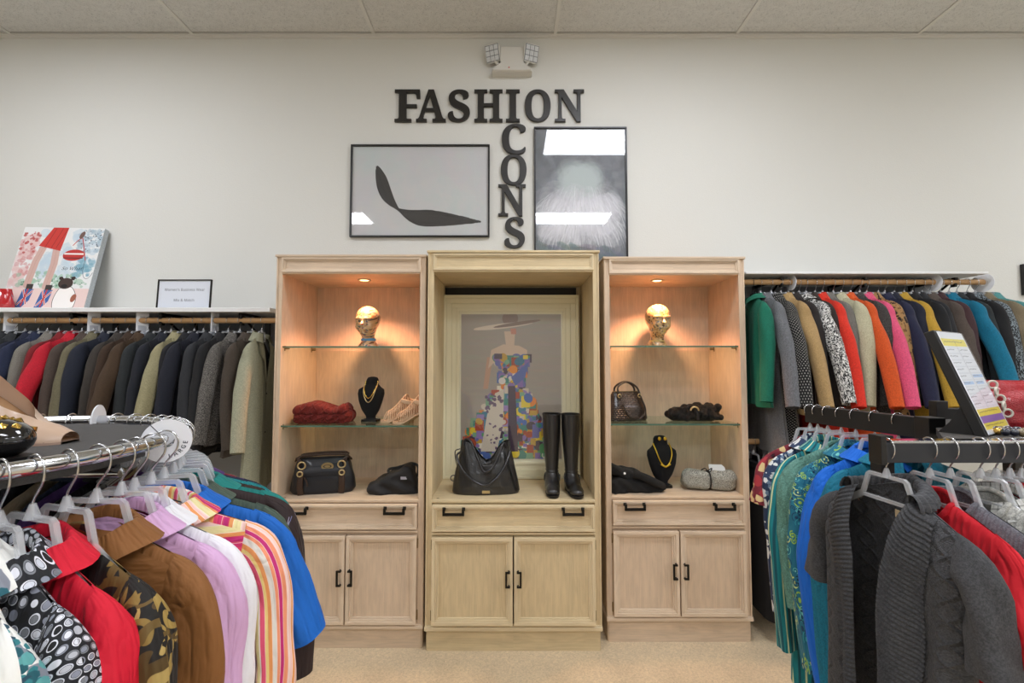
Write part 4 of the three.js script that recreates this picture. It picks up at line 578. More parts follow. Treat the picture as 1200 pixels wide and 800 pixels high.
// things on the deck
{ // leaning sign in a black easel frame: printed price list with yellow and purple bands
  const w = 0.2, h = 0.285, a = V(1.212, DECK, -1.164), b = V(1.38, DECK, -1.266), t = thing('price_sign', 'black easel sign holder with a printed list and yellow purple bands', 'sign', [(a.x + b.x) / 2, DECK, (a.z + b.z) / 2], Math.atan2(-(b.z - a.z), b.x - a.x));
  const lean = new THREE.Group(); const tilt = -0.33;
  const tx = canvas(400, 570, (x, W, H) => {
    x.fillStyle = '#dfe5ee'; x.fillRect(0, 0, W, H); x.fillStyle = '#e3d63a'; x.fillRect(10, 40, W - 20, 44); x.fillRect(10, 440, W - 20, 36); x.fillRect(10, 512, W - 20, 34); x.fillStyle = '#7d5fb0'; x.fillRect(10, 476, W - 20, 36);
    x.strokeStyle = '#4a5566'; x.lineWidth = 3; x.beginPath(); x.moveTo(210, 44); x.lineTo(210, 436); x.stroke(); x.font = '13px sans-serif'; x.fillStyle = '#5a6270'; const R = rng(3);
    for (let r = 0; r < 9; r++) for (let c = 0; c < 2; c++) { const X0 = 26 + c * 200, Y0 = 112 + r * 38; if ((r === 4 || r === 5) && R() > 0.2) { x.fillStyle = '#9cc0ea'; x.fillRect(X0, Y0 - 13, 110 + R() * 60, 17); } x.strokeStyle = '#6d7684'; x.lineWidth = 3; x.beginPath(); let p = X0; x.moveTo(p, Y0); while (p < X0 + 90 + R() * 70) { p += 5; x.lineTo(p, Y0 - 3 + R() * -7); } x.stroke(); x.strokeStyle = '#aab2be'; x.lineWidth = 1; x.strokeRect(X0 - 6, Y0 - 20, 178, 34); }
    x.strokeStyle = '#6a5f20'; x.lineWidth = 3; for (const y of [62, 458, 530]) { x.beginPath(); let p = 40; x.moveTo(p, y); while (p < 330) { p += 6; x.lineTo(p, y - R() * 8); } x.stroke(); }
  }, null, { clamp: true });
  const rot = (g) => { g.rotateX(tilt); return g; };
  part(t, 'holder', rot(join([box(-w / 2 - 0.006, w / 2 + 0.006, 0, h + 0.01, -0.026, -0.002, 0.003)])), rackBlack);
  const pg = new THREE.PlaneGeometry(w, h).translate(0, h / 2 + 0.005, 0.0); part(t, 'printed_sheet', rot(pg), std(0xffffff, 0.5, { map: tx }), 'printed sheet with yellow and purple bands');
  part(t, 'cover', rot(box(-w / 2, w / 2, 0.005, h + 0.005, 0.0015, 0.003, 0)), phys(0xffffff, 0.05, { transmission: 1, thickness: 0, specularIntensity: 0.45 }));
  for (const k of [-1, 1]) part(t, 'easel_leg', (() => { const q = new THREE.Shape(); q.moveTo(0.012, 0); q.lineTo(0.1, 0); q.lineTo(0.075, 0.03); q.lineTo(0.045, 0.085); const g = new THREE.ExtrudeGeometry(q, { depth: 0.012, bevelEnabled: false }); g.rotateY(Math.PI / 2).translate(k * (w / 2 - 0.008) - 0.006, 0, 0); return g; })(), rackBlack);
}
{ // red clutch with white rings
  const d = 1.34, c = P(1196, 480, d), t = thing('red_bag', 'red glossy handbag with a white ring chain beside the easel sign', 'bag', [c.x, DECK, c.z], -0.35);
  const red = phys(0xa81422, 0.3, { clearcoat: 0.6, bumpMap: data(128, 128, (u, v) => nE(u, v), 0.08, false), bumpScale: 0.002 });
  part(t, 'body', loft([{ y: 0, rx: 0.11, rz: 0.045 }, { y: 0.02, rx: 0.12, rz: 0.055 }, { y: 0.075, rx: 0.112, rz: 0.048 }, { y: 0.12, rx: 0.1, rz: 0.03 }, { y: 0.135, rx: 0.092, rz: 0.012 }], { seg: 30, exp: 2.8, n: 16, disp: (f, b) => 0.003 * Math.sin(f * 7 + b * 5) }), red);
  part(t, 'flap', grid(16, 10, (a, b) => { const x = (a * 2 - 1) * 0.1 * (1 - 0.12 * b), y = 0.137 - b * 0.085; return [x, y, mix(0.012, 0.057, smooth(0, 0.7, b)) - 0.012 * (a * 2 - 1) ** 2]; }), red);
  const ivory = std(0xd8d2c4, 0.35); for (let i = 0; i < 5; i++) part(t, 'chain_ring', new THREE.TorusGeometry(0.0105, 0.003, 8, 18).rotateY(i % 2 ? 0.9 : 0).translate(-0.085 + i * 0.006, 0.125 - i * 0.02, 0.05 + i * 0.003), ivory);
}
{ const c = P(1186, 503, 1.17), t = thing('bead_bracelet', 'dark beaded bracelet with a gold clasp in front of red handbag', 'bracelet', [c.x + 0.02, DECK, c.z - 0.02]); const R = rng(5); for (let i = 0; i < 12; i++) { const a = i / 12 * 6.283; part(t, i === 6 ? 'clasp' : 'bead', new THREE.IcosahedronGeometry(0.009 + R() * 0.002, 2).translate(Math.cos(a) * 0.034, 0.011, Math.sin(a) * 0.026), i === 6 ? std(0xcaa45a, 0.25, { metalness: 1 }) : phys(i % 3 ? 0x15182a : 0x7a6a4c, 0.15, { clearcoat: 1 })); } }
// ---------------------------------------------------------------- things in the cabinets
const gold = std(0xd9b45a, 0.25, { metalness: 1 }), paleGold = std(0xcdb98a, 0.3, { metalness: 0.9 }), blackLeather = phys(0x0d0d0e, 0.3, { clearcoat: 0.8, clearcoatRoughness: 0.18, bumpMap: data(256, 256, (u, v) => nD(u, v) * 0.5 + nC(u, v) * 0.5, 0.12, false), bumpScale: 0.0012 });
const brownLeather = std(0x3a271b, 0.5);
const put = (px, y, d) => V(X(px, d), y, -d);
// mannequin heads covered with paper collage
function collage(seed, cols, base) { const R = rng(seed); return canvas(512, 512, (x, w, h) => { x.fillStyle = base; x.fillRect(0, 0, w, h); for (let i = 0; i < 420; i++) { const cx = R() * w, cy = R() * h, c = cols[Math.floor(R() * cols.length)]; x.save(); x.translate(cx, cy); x.rotate(R() * 6.3); x.fillStyle = c; x.globalAlpha = 0.85; x.beginPath(); const k = 5 + Math.floor(R() * 3), r = 8 + R() * 16; for (let q = 0; q <= k; q++) { const a = q / k * 6.283; x.lineTo(Math.cos(a) * r * (0.6 + R() * 0.5), Math.sin(a) * r * 0.7); } x.fill(); x.globalAlpha = 1; x.strokeStyle = 'rgba(40,30,25,0.55)'; x.lineWidth = 1; for (let q = 0; q < 3; q++) { x.beginPath(); x.moveTo(-r * 0.5, q * 4 - 4); x.lineTo(r * 0.5, q * 4 - 4); x.stroke(); } x.restore(); } }, 0.22); }
const headGeo = field(72, 0.15, (x, y, z) => {
  let d = smin(ell(x, y, z, 0, 0.185, -0.008, 0.074, 0.078, 0.084), ell(x, y, z, 0, 0.132, 0.016, 0.052, 0.068, 0.058), 0.035);
  d = smin(d, ell(x, y, z, 0, 0.088, 0.05, 0.02, 0.016, 0.02), 0.02);                                          // chin
  d = smin(d, cap(x, y, z, [0, 0.172, 0.073], [0, 0.14, 0.092], 0.006, 0.011), 0.01);                           // nose
  for (const s of [-1, 1]) { d = -smin(-d, ell(x, y, z, s * 0.03, 0.162, 0.088, 0.02, 0.012, 0.016), 0.012); d = smin(d, ell(x, y, z, s * 0.03, 0.161, 0.062, 0.014, 0.008, 0.012), 0.006); d = smin(d, cap(x, y, z, [s * 0.014, 0.178, 0.076], [s * 0.045, 0.18, 0.062], 0.006, 0.005), 0.01); d = smin(d, ell(x, y, z, s * 0.034, 0.128, 0.054, 0.018, 0.018, 0.014), 0.02); }
  d = smin(d, ell(x, y, z, 0, 0.117, 0.073, 0.02, 0.004, 0.008), 0.006); d = smin(d, ell(x, y, z, 0, 0.11, 0.071, 0.016, 0.005, 0.009), 0.006); // lips
  d = smin(d, cap(x, y, z, [0, 0.1, -0.02], [0, 0.02, -0.022], 0.036, 0.04), 0.03);                              // neck
  d = smin(d, ell(x, y, z, 0, 0.004, -0.018, 0.064, 0.03, 0.056), 0.03);
  return Math.max(d, 0.0 - y);
}, [0, 0.14, 0]);
const headA = phys(0xf4e9da, 0.3, { map: collage(1, ['#b98a5a', '#6a4a3a', '#d9c9a6', '#3f5a78', '#5a7a4c', '#a8483c', '#c9b48c', '#e9dcc4', '#3a2f2c'], '#c9b08c'), clearcoat: 0.6, clearcoatRoughness: 0.15 }), headB = phys(0xf4ead8, 0.3, { map: collage(2, ['#b59a6a', '#8a7a5c', '#d6c79c', '#5f7f9c', '#c9b256', '#8c8468', '#e4d9bc', '#5a4a3a'], '#c2ad84'), clearcoat: 0.6, clearcoatRoughness: 0.15 });
{ const p = put(430, SL1, 2.79), t = thing('mannequin_head', 'mannequin head covered in multicoloured paper collage with a blue neck band', 'mannequin', [p.x, p.y, p.z], -0.08); part(t, 'head', headGeo, headA); part(t, 'neck_band', new THREE.TorusGeometry(0.041, 0.006, 8, 28).rotateX(Math.PI / 2).scale(1, 1.6, 1.02).translate(0, 0.05, -0.021), std(0x4a8fc0, 0.4)); t.scale.setScalar(0.97); }
{ const p = put(772, SR1, 2.83), t = thing('mannequin_head', 'mannequin head covered in straw-coloured paper collage above the crocodile bag', 'mannequin', [p.x, p.y, p.z], 0.1); part(t, 'head', headGeo, headB); part(t, 'neck_print', new THREE.TorusGeometry(0.043, 0.004, 8, 28).rotateX(Math.PI / 2).scale(1, 2, 1.02).translate(0, 0.034, -0.021), std(0xb9b06a, 0.5)); t.scale.setScalar(1.02); }
// black velvet necklace busts
const bustRows = [{ y: 0, rx: 0.046, rz: 0.034 }, { y: 0.012, rx: 0.044, rz: 0.032 }, { y: 0.018, rx: 0.028, rz: 0.022 }, { y: 0.03, rx: 0.03, rz: 0.022 }, { y: 0.07, rx: 0.056, rz: 0.027, z: 0.006 }, { y: 0.12, rx: 0.074, rz: 0.032, z: 0.006 }, { y: 0.165, rx: 0.083, rz: 0.034 }, { y: 0.19, rx: 0.08, rz: 0.03, z: -0.004 }, { y: 0.205, rx: 0.056, rz: 0.026, z: -0.01 }, { y: 0.22, rx: 0.04, rz: 0.024, z: -0.016 }, { y: 0.25, rx: 0.037, rz: 0.024, z: -0.02 }, { y: 0.262, rx: 0.028, rz: 0.018, z: -0.022 }, { y: 0.266, rx: 0.01, rz: 0.006, z: -0.022 }];
const bustGeo = loft(bustRows, { seg: 32, n: 40 });
const onBust = (x, y) => { let i = 0; while (i < bustRows.length - 2 && bustRows[i + 1].y < y) i++; const a = bustRows[i], b = bustRows[i + 1], k = (y - a.y) / (b.y - a.y), rx = mix(a.rx, b.rx, k), rz = mix(a.rz, b.rz, k), z = mix(a.z ?? 0, b.z ?? 0, k); return V(x, y, z + rz * Math.sqrt(Math.max(0.02, 1 - (x / rx) ** 2)) + 0.004); };
const necklace = (w, y0, y1, n = 12) => { const pts = []; for (let i = 0; i <= n; i++) { const t = i / n * 2 - 1, y = mix(y1, y0, Math.pow(Math.abs(t), 1.7)), x = w * Math.sin(t * 1.57); pts.push(onBust(x, y)); } return pts; };
{ const p = put(435.5, SL2, 2.76), t = thing('necklace_bust', 'black velvet necklace bust on the glass shelf beside the sandals', 'bust', [p.x, p.y, p.z], -0.1); part(t, 'bust', bustGeo, blackVelvet); part(t, 'base', loft([{ y: 0, rx: 0.052, rz: 0.04 }, { y: 0.012, rx: 0.05, rz: 0.038 }], { seg: 24, exp: 5 }), iron);
  const n = thing('necklace', 'double gold chain necklace on the bust beside the sandals', 'necklace', [p.x, p.y, p.z], -0.1); part(n, 'long_chain', wire(necklace(0.04, 0.236, 0.115), 0.0028, 50, 8), paleGold); part(n, 'short_chain', wire(necklace(0.038, 0.24, 0.14), 0.0026, 50, 8), gold); }
{ const p = put(774, DR, 2.78), t = thing('necklace_bust', 'black velvet necklace bust on the deck beside the grey scarf', 'bust', [p.x, p.y, p.z], 0.15); part(t, 'bust', bustGeo, blackVelvet); part(t, 'base', loft([{ y: 0, rx: 0.046, rz: 0.038 }, { y: 0.012, rx: 0.044, rz: 0.036 }], { seg: 24, exp: 5 }), iron); t.scale.setScalar(1.14);
  const n = thing('necklace', 'yellow gold beaded necklace on the bust beside the grey scarf', 'necklace', [p.x, p.y, p.z], 0.15), yel = std(0xd6b23c, 0.3, { metalness: 0.9 }); const pts = necklace(0.045, 0.226, 0.115); part(n, 'chain', wire(pts, 0.0034, 50, 8), yel); for (let i = 0; i < 9; i++) { const q = onBust((i - 4) * 0.006, 0.116 + Math.abs(i - 4) * 0.0028 - 0.004); part(n, 'bead', new THREE.SphereGeometry(0.0052, 10, 8).translate(q.x, q.y, q.z), yel); } n.scale.setScalar(1.14);
  const e = thing('earrings', 'pair of round gold earrings pinned on the bust beside grey scarf', 'earrings', [p.x, p.y, p.z], 0.15); for (const s of [-1, 1]) part(e, 'earring', new THREE.SphereGeometry(0.009, 12, 10).scale(1, 1.15, 0.6).translate(s * 0.016, 0.252, 0.007), yel); e.scale.setScalar(1.14); }
// folded red cable knit
const lumpy = (res, half, f, amp, fr, seed) => { const a = seed * 3.1; return field(res, half, (x, y, z) => f(x, y, z) + amp * (Math.sin(x * fr + a) * Math.sin(y * fr * 1.3 + a * 2) * Math.sin(z * fr + a) + 0.5 * Math.sin(x * fr * 2.3 + y * fr * 1.7 + a))); };
const rbox = (x, y, z, hx, hy, hz, r) => { const a = Math.abs(x) - hx + r, b = Math.abs(y) - hy + r, c = Math.abs(z) - hz + r; return Math.hypot(Math.max(a, 0), Math.max(b, 0), Math.max(c, 0)) + Math.min(Math.max(a, b, c), 0) - r; };
{ const p = put(383, SL2, 2.71), t = thing('folded_sweater', 'folded rust red cable knit sweater on the glass shelf', 'sweater', [p.x, p.y, p.z], 0.12), m = cloth(0x74180f, woolTex, { bump: cableBump, bs: 0.01 });
  const cable = (x, y, z) => 0.0028 * Math.sin(x * 95 + 9 * Math.sin(z * 26 + y * 18)) + 0.002 * Math.sin(z * 70 + y * 60);
  part(t, 'lower_fold', field(60, 0.2, (x, y, z) => Math.max(rbox(x, y - 0.035, z, 0.16, 0.036, 0.1, 0.034) + cable(x, y, z), -y), [0, 0.1, 0]), m);
  part(t, 'upper_fold', field(60, 0.2, (x, y, z) => { const top = 0.1 + 0.022 * Math.exp(-(((x + 0.06) / 0.06) ** 2)) + 0.026 * Math.exp(-(((x - 0.115) / 0.028) ** 2)) - 0.016 * smooth(0.0, 0.07, x), h = (top - 0.05) / 2; return rbox(x + 0.01, y - 0.05 - h, z - 0.004, 0.15, h, 0.098, 0.026) + cable(x + 0.03, y, z); }, [0, 0.1, 0]), m); }
// strappy sandals
function sandal(px, d, turn, label) {
  const p = put(px, SL2, d), t = thing('sandal', label, 'shoe', [p.x, p.y, p.z], turn, 'cut-out sandals on the glass shelf'), m = std(0xc7a888, 0.45), L = 0.22;
  const top = (x) => 0.012 + 0.06 * smooth(0.06, 0.2, x), half = (x) => keys(x, [[0, 0.02], [0.04, 0.038], [0.1, 0.034], [0.22, 0.026]]);
  part(t, 'sole', join([grid(20, 4, (a, b) => [-a * L, top(a * L), (b * 2 - 1) * half(a * L)]), grid(20, 4, (a, b) => [-a * L, Math.max(0, top(a * L) - 0.012), (b * 2 - 1) * half(a * L)]), ...[1, -1].map((s) => grid(20, 2, (a, b) => [-a * L, Math.max(0, top(a * L) - 0.012 * (1 - b)), s * half(a * L)]))]), m);
  part(t, 'heel', loft([{ y: 0, x: -0.2, rx: 0.014, rz: 0.014 }, { y: 0.07, x: -0.195, rx: 0.026, rz: 0.025 }], { seg: 14 }), std(0xb0906c, 0.5));
  const arch = (x, k) => { const pts = []; for (let i = 0; i <= 8; i++) { const a = Math.PI * i / 8, xx = x + k * (i / 8); pts.push(V(-xx, top(xx) + Math.sin(a) * (0.035 + xx * 0.42), Math.cos(a) * half(xx))); } return pts; };
  for (let i = 0; i < 9; i++) for (const k of [0.035, -0.035]) part(t, 'strap', wire(arch(0.035 + i * 0.014 + (k < 0 ? 0.035 : 0), k), 0.0032, 14, 6), m);
  part(t, 'heel_strap', sweep([V(-0.15, 0.13, 0.03), V(-0.2, 0.12, 0.028), V(-0.225, 0.11, 0), V(-0.2, 0.12, -0.028), V(-0.15, 0.13, -0.03)], 0.003, 0.014, { n: 18, seg: 8, side: V(0, 1, 0) }), m);
}
sandal(449, 2.74, Math.PI - 0.35, 'tan cut-out heeled sandal nearest the velvet bust'); sandal(463, 2.68, Math.PI - 0.35, 'tan cut-out heeled sandal nearest the cabinet stile');
// black satchel with brown straps
{ const p = put(382, DL, 2.69), t = thing('satchel', 'navy black satchel with brown straps and gold rings', 'bag', [p.x, p.y, p.z], 0.2), m = phys(0x14161c, 0.45, { clearcoat: 0.2, bumpMap: weave, bumpScale: 0.001 });
  part(t, 'body', loft([{ y: 0, rx: 0.165, rz: 0.062 }, { y: 0.02, rx: 0.178, rz: 0.07 }, { y: 0.09, rx: 0.172, rz: 0.066 }, { y: 0.15, rx: 0.155, rz: 0.05 }, { y: 0.192, rx: 0.14, rz: 0.028 }, { y: 0.2, rx: 0.132, rz: 0.012 }], { seg: 36, exp: 3.2, n: 22, disp: (f, b) => 0.004 * Math.sin(f * 6 + b * 8) * Math.sin(b * 3.1) }), m);
  part(t, 'flap', grid(20, 8, (a, b) => { const x = (a * 2 - 1) * 0.105, y = 0.2 - b * 0.095; return [x, y, mix(0.014, 0.068, smooth(0, 0.75, b))]; }), m);
  const pl = part(t, 'name_plate', new THREE.CylinderGeometry(0.026, 0.026, 0.004, 28).rotateX(Math.PI / 2).scale(1.3, 0.85, 1).translate(0.03, 0.155, 0.06), paleGold, 'oval pale gold plate'); part(pl, 'plate_mark', new THREE.TorusGeometry(0.014, 0.0025, 8, 22).scale(1.4, 0.6, 1).translate(0.03, 0.155, 0.062), std(0x4a4030, 0.4));
  for (const s of [-1, 1]) { part(t, 'strap', sweep([V(s * 0.108, 0.002, 0.068), V(s * 0.112, 0.05, 0.077), V(s * 0.11, 0.11, 0.072), V(s * 0.106, 0.15, 0.058)], 0.004, 0.017, { n: 12, seg: 8, side: V(1, 0, 0), caps: true }), brownLeather); part(t, 'ring', new THREE.TorusGeometry(0.02, 0.0045, 8, 22).translate(s * 0.108, 0.165, 0.064), paleGold); part(t, 'ring', new THREE.TorusGeometry(0.014, 0.004, 8, 22).translate(s * 0.112, 0.122, 0.082), paleGold);
    part(t, 'tab', sweep([V(s * 0.118, 0.16, 0.05), V(s * 0.135, 0.2, 0.03), V(s * 0.15, 0.185, 0.0)], 0.006, 0.014, { n: 10, seg: 8, caps: true }), brownLeather); }
  for (const z of [0.03, -0.03]) part(t, 'handle', wire([V(-0.108, 0.18, z + 0.03), V(-0.13, 0.205, z), V(-0.06, 0.214, z - 0.01), V(0.06, 0.216, z - 0.01), V(0.13, 0.21, z), V(0.108, 0.18, z + 0.03)], 0.007, 30, 8), brownLeather);
  part(t, 'tassel', sweep([V(-0.088, 0.105, 0.083), V(-0.075, 0.08, 0.085), V(-0.07, 0.055, 0.084)], 0.004, 0.008, { n: 8, seg: 8, caps: true }), brownLeather); }
// soft black pouch bag
{ const p = put(463, DL, 2.69), t = thing('pouch_bag', 'slouchy black nylon bag lying beside the satchel', 'bag', [p.x, p.y, p.z], 0.1), m = cloth(0x121214, null, { rough: 0.6, bs: 0.002 });
  part(t, 'body', field(56, 0.22, (x, y, z) => { const s = 0.028 + 0.06 * smooth(-0.17, 0.1, x); return Math.max(rbox(x, y - s * 0.75, z, 0.152 - y * 0.25, s, 0.075, 0.03) + 0.005 * Math.sin(x * 50 + y * 40 + 2 * Math.sin(z * 30)) + 0.004 * Math.sin(y * 90 + x * 34), -y); }, [0, 0.12, 0]), m);
  part(t, 'handle', wire([V(-0.02, 0.1, 0.02), V(-0.03, 0.125, 0), V(0.03, 0.135, -0.01), V(0.1, 0.155, -0.02), V(0.14, 0.14, 0), V(0.14, 0.09, 0.03)], 0.008, 30, 8), m);
  part(t, 'label', box(0.05, 0.085, 0.085, 0.1, 0.06, 0.078, 0), std(0xa9a9b4, 0.6)); }
// framed dress print, black board behind
{ const d0 = 2.975, x0 = X(520, d0), x1 = X(678, d0), y1 = Y(345.5, d0), t = thing('framed_print', 'cream framed print of a figure in a hat and patchwork gown', 'picture', [(x0 + x1) / 2, DM, -d0]), w = (x1 - x0) / 2, h = y1 - DM - 0.004, cream = std(0xece6c6, 0.45);
  part(t, 'backing', box(-w, w, 0.002, h, -0.012, 0.004), rackBlack);
  const bar = (W, a, b, z0, z1) => join([box(-W + a, W - a, h - b, h - a, z0, z1, 0.003), box(-W + a, W - a, a + 0.002, b + 0.002, z0, z1, 0.003), box(-W + a, -W + b, b, h - b, z0, z1, 0.003), box(W - b, W - a, b, h - b, z0, z1, 0.003)]);
  part(t, 'frame', join([bar(w, 0, 0.02, 0, 0.034), bar(w, 0.02, 0.055, 0, 0.026), bar(w, 0.055, 0.085, 0, 0.018), bar(w, 0.085, 0.105, 0, 0.022)]), cream);
  part(t, 'mat', box(-w + 0.1, w - 0.1, 0.1, h - 0.1, 0.004, 0.012, 0), std(0xe9e5cb, 0.7));
  const pw = 2 * w - 0.23, phh = h - 0.25;
  const tx = canvas(560, 840, (x, W, H) => {
    const R = rng(21); x.fillStyle = '#a9a196'; x.fillRect(0, 0, W, H); for (let i = 0; i < 500; i++) { x.fillStyle = `rgba(${150 + R() * 50},${145 + R() * 45},${135 + R() * 40},0.12)`; x.fillRect(R() * W, R() * H, 40 + R() * 90, 4 + R() * 14); }
    const poly = (c, pts) => { x.fillStyle = c; x.beginPath(); pts.forEach(([a, b], i) => (i ? x.lineTo(a * W, b * H) : x.moveTo(a * W, b * H))); x.closePath(); x.fill(); };
    x.lineCap = 'round'; const skin = '#d9c3ac';
    poly('#c79f84', [[0.26, 0.3], [0.32, 0.3], [0.29, 0.42], [0.27, 0.52], [0.22, 0.52]]); poly(skin, [[0.3, 0.25], [0.42, 0.21], [0.58, 0.22], [0.66, 0.25], [0.66, 0.33], [0.34, 0.33], [0.27, 0.38]]); poly(skin, [[0.43, 0.12], [0.54, 0.12], [0.53, 0.23], [0.45, 0.23]]); poly('#c98d78', [[0.49, 0.1], [0.55, 0.1], [0.55, 0.14], [0.5, 0.14]]);
    x.fillStyle = '#8d7a70'; x.beginPath(); x.ellipse(W * 0.49, H * 0.03, W * 0.08, H * 0.05, 0, 0, 7); x.fill(); x.fillStyle = '#e0d4c2'; x.beginPath(); x.ellipse(W * 0.42, H * 0.082, W * 0.3, H * 0.018, -0.12, 0, 7); x.fill(); x.fillStyle = '#8a776c'; x.beginPath(); x.ellipse(W * 0.56, H * 0.066, W * 0.24, H * 0.012, -0.16, 0, 7); x.fill();
    const inDress = (u, v) => v > 0.3 && v < 0.99 && (v < 0.5 ? Math.abs(u - 0.51) < mix(0.17, 0.1, (v - 0.3) / 0.2) : Math.abs(u - (0.5 - (v - 0.5) * 0.14)) < mix(0.11, 0.5, Math.pow((v - 0.5) / 0.49, 0.85)));
    const cols = ['#6a6fb0', '#4f6fb4', '#3f8a7c', '#7fb08c', '#e9d23c', '#e88a2e', '#b04a2e', '#8a6fb4', '#d6cdbb', '#3f7f9a', '#e8e2d2', '#4a3a4c', '#9c86c0', '#5aa06a', '#c9a23c'];
    for (let i = 0; i < 1500; i++) { const u = R(), v = 0.3 + R() * 0.69; if (!inDress(u, v)) continue; x.fillStyle = cols[Math.floor(R() * cols.length)]; const s = 16 + R() * 34; if (R() > 0.5) { x.beginPath(); x.ellipse(u * W, v * H, s * 0.6, s * 0.5, R() * 3, 0, 7); x.fill(); } else x.fillRect(u * W - s / 2, v * H - s / 2, s, s * (0.6 + R())); }
    poly('#d9d0bf', [[0.34, 0.55], [0.43, 0.52], [0.42, 0.75], [0.36, 0.95], [0.2, 0.95], [0.26, 0.7]]); for (let i = 0; i < 34; i++) blob(x, W * (0.24 + R() * 0.17), H * (0.56 + R() * 0.38), 4 + R() * 9, '#6a5470', 8, 0.6);
    poly('#47364a', [[0.47, 0.5], [0.54, 0.5], [0.57, 0.95], [0.47, 0.95]]); poly('#5a6fb4', [[0.5, 0.44], [0.68, 0.33], [0.64, 0.44], [0.54, 0.5]]); x.fillStyle = '#f09a34'; x.beginPath(); x.ellipse(W * 0.52, H * 0.385, 24, 24, 0, 0, 7); x.fill(); x.fillStyle = '#e6e2dc'; x.beginPath(); x.ellipse(W * 0.41, H * 0.465, 20, 20, 0, 0, 7); x.fill();
  }, null, { clamp: true });
  part(t, 'print', new THREE.PlaneGeometry(pw, phh).translate(0, 0.125 + phh / 2, 0.0135), std(0xffffff, 0.55, { map: tx }), 'painted figure in a hat and patchwork gown');
  part(t, 'glazing', box(-pw / 2 - 0.005, pw / 2 + 0.005, 0.12, h - 0.12, 0.0145, 0.0165, 0), phys(0xffffff, 0.05, { transmission: 1, thickness: 0 }));
  const b = thing('black_board', 'black board standing behind the cream framed print', 'board', [(x0 + x1) / 2, DM, -d0 - 0.016]); part(b, 'board', box(-w, w - 0.01, 0.002, h + 0.055, -0.014, -0.001), std(0x16130f, 0.6));
}
// black leather tote
{ const p = put(570, DM, 2.66), t = thing('tote_bag', 'slouchy black leather tote bag in front of the framed print', 'bag', [p.x, p.y, p.z], 0.05);
  const R = rng(15);
  part(t, 'body', loft([{ y: 0, rx: 0.188, rz: 0.07 }, { y: 0.012, rx: 0.192, rz: 0.075 }, { y: 0.05, rx: 0.184, rz: 0.076 }, { y: 0.12, rx: 0.172, rz: 0.07 }, { y: 0.19, rx: 0.156, rz: 0.055 }, { y: 0.24, rx: 0.145, rz: 0.04 }, { y: 0.275, rx: 0.135, rz: 0.03 }], { seg: 56, exp: 2.7, n: 30, capTop: false, disp: (f, b) => b * 0.012 * Math.sin(f * 5 + 1) * Math.sin(b * 5 + f) + 0.006 * b * Math.sin(f * 11 + b * 9) }).applyMatrix4(new THREE.Matrix4()), blackLeather);
  { const g = t.children[0].geometry, a = g.attributes.position; for (let i = 0; i < a.count; i++) { const x = a.getX(i), y = a.getY(i), k = smooth(0.15, 0.275, y); a.setY(i, y - k * 0.1 * Math.exp(-((x - 0.005) ** 2) / 0.0035) + k * 0.02 * smooth(0.04, 0.12, Math.abs(x))); } g.computeVertexNormals(); t.children[0].geometry = g; }
  const cord = phys(0x1c1c20, 0.3, { clearcoat: 0.4 });
  part(t, 'handle', wire([V(-0.128, 0.27, 0.035), V(-0.12, 0.305, 0.03), V(-0.09, 0.3, 0.05), V(-0.05, 0.21, 0.078), V(-0.01, 0.135, 0.088), V(0.03, 0.15, 0.088), V(0.075, 0.23, 0.07), V(0.1, 0.285, 0.045), V(0.12, 0.26, 0.035)], 0.0065, 50, 8), cord);
  part(t, 'handle', wire([V(-0.14, 0.24, 0.045), V(-0.165, 0.22, 0.05), V(-0.12, 0.13, 0.085), V(-0.05, 0.075, 0.094), V(0.0, 0.062, 0.096), V(0.06, 0.1, 0.09), V(0.11, 0.17, 0.076), V(0.138, 0.24, 0.045)], 0.006, 50, 8), cord);
  part(t, 'name_plate', box(-0.022, 0.022, 0.012, 0.028, 0.0755, 0.08, 0.001), paleGold, 'small gold plate');
  part(t, 'side_ring', new THREE.TorusGeometry(0.016, 0.003, 8, 18).translate(-0.186, 0.085, 0.02), cord); part(t, 'side_strap', sweep([V(-0.15, 0.25, 0.02), V(-0.175, 0.24, 0.02), V(-0.176, 0.2, 0.02), V(-0.165, 0.16, 0.03)], 0.003, 0.008, { n: 12, seg: 8 }), cord);
}
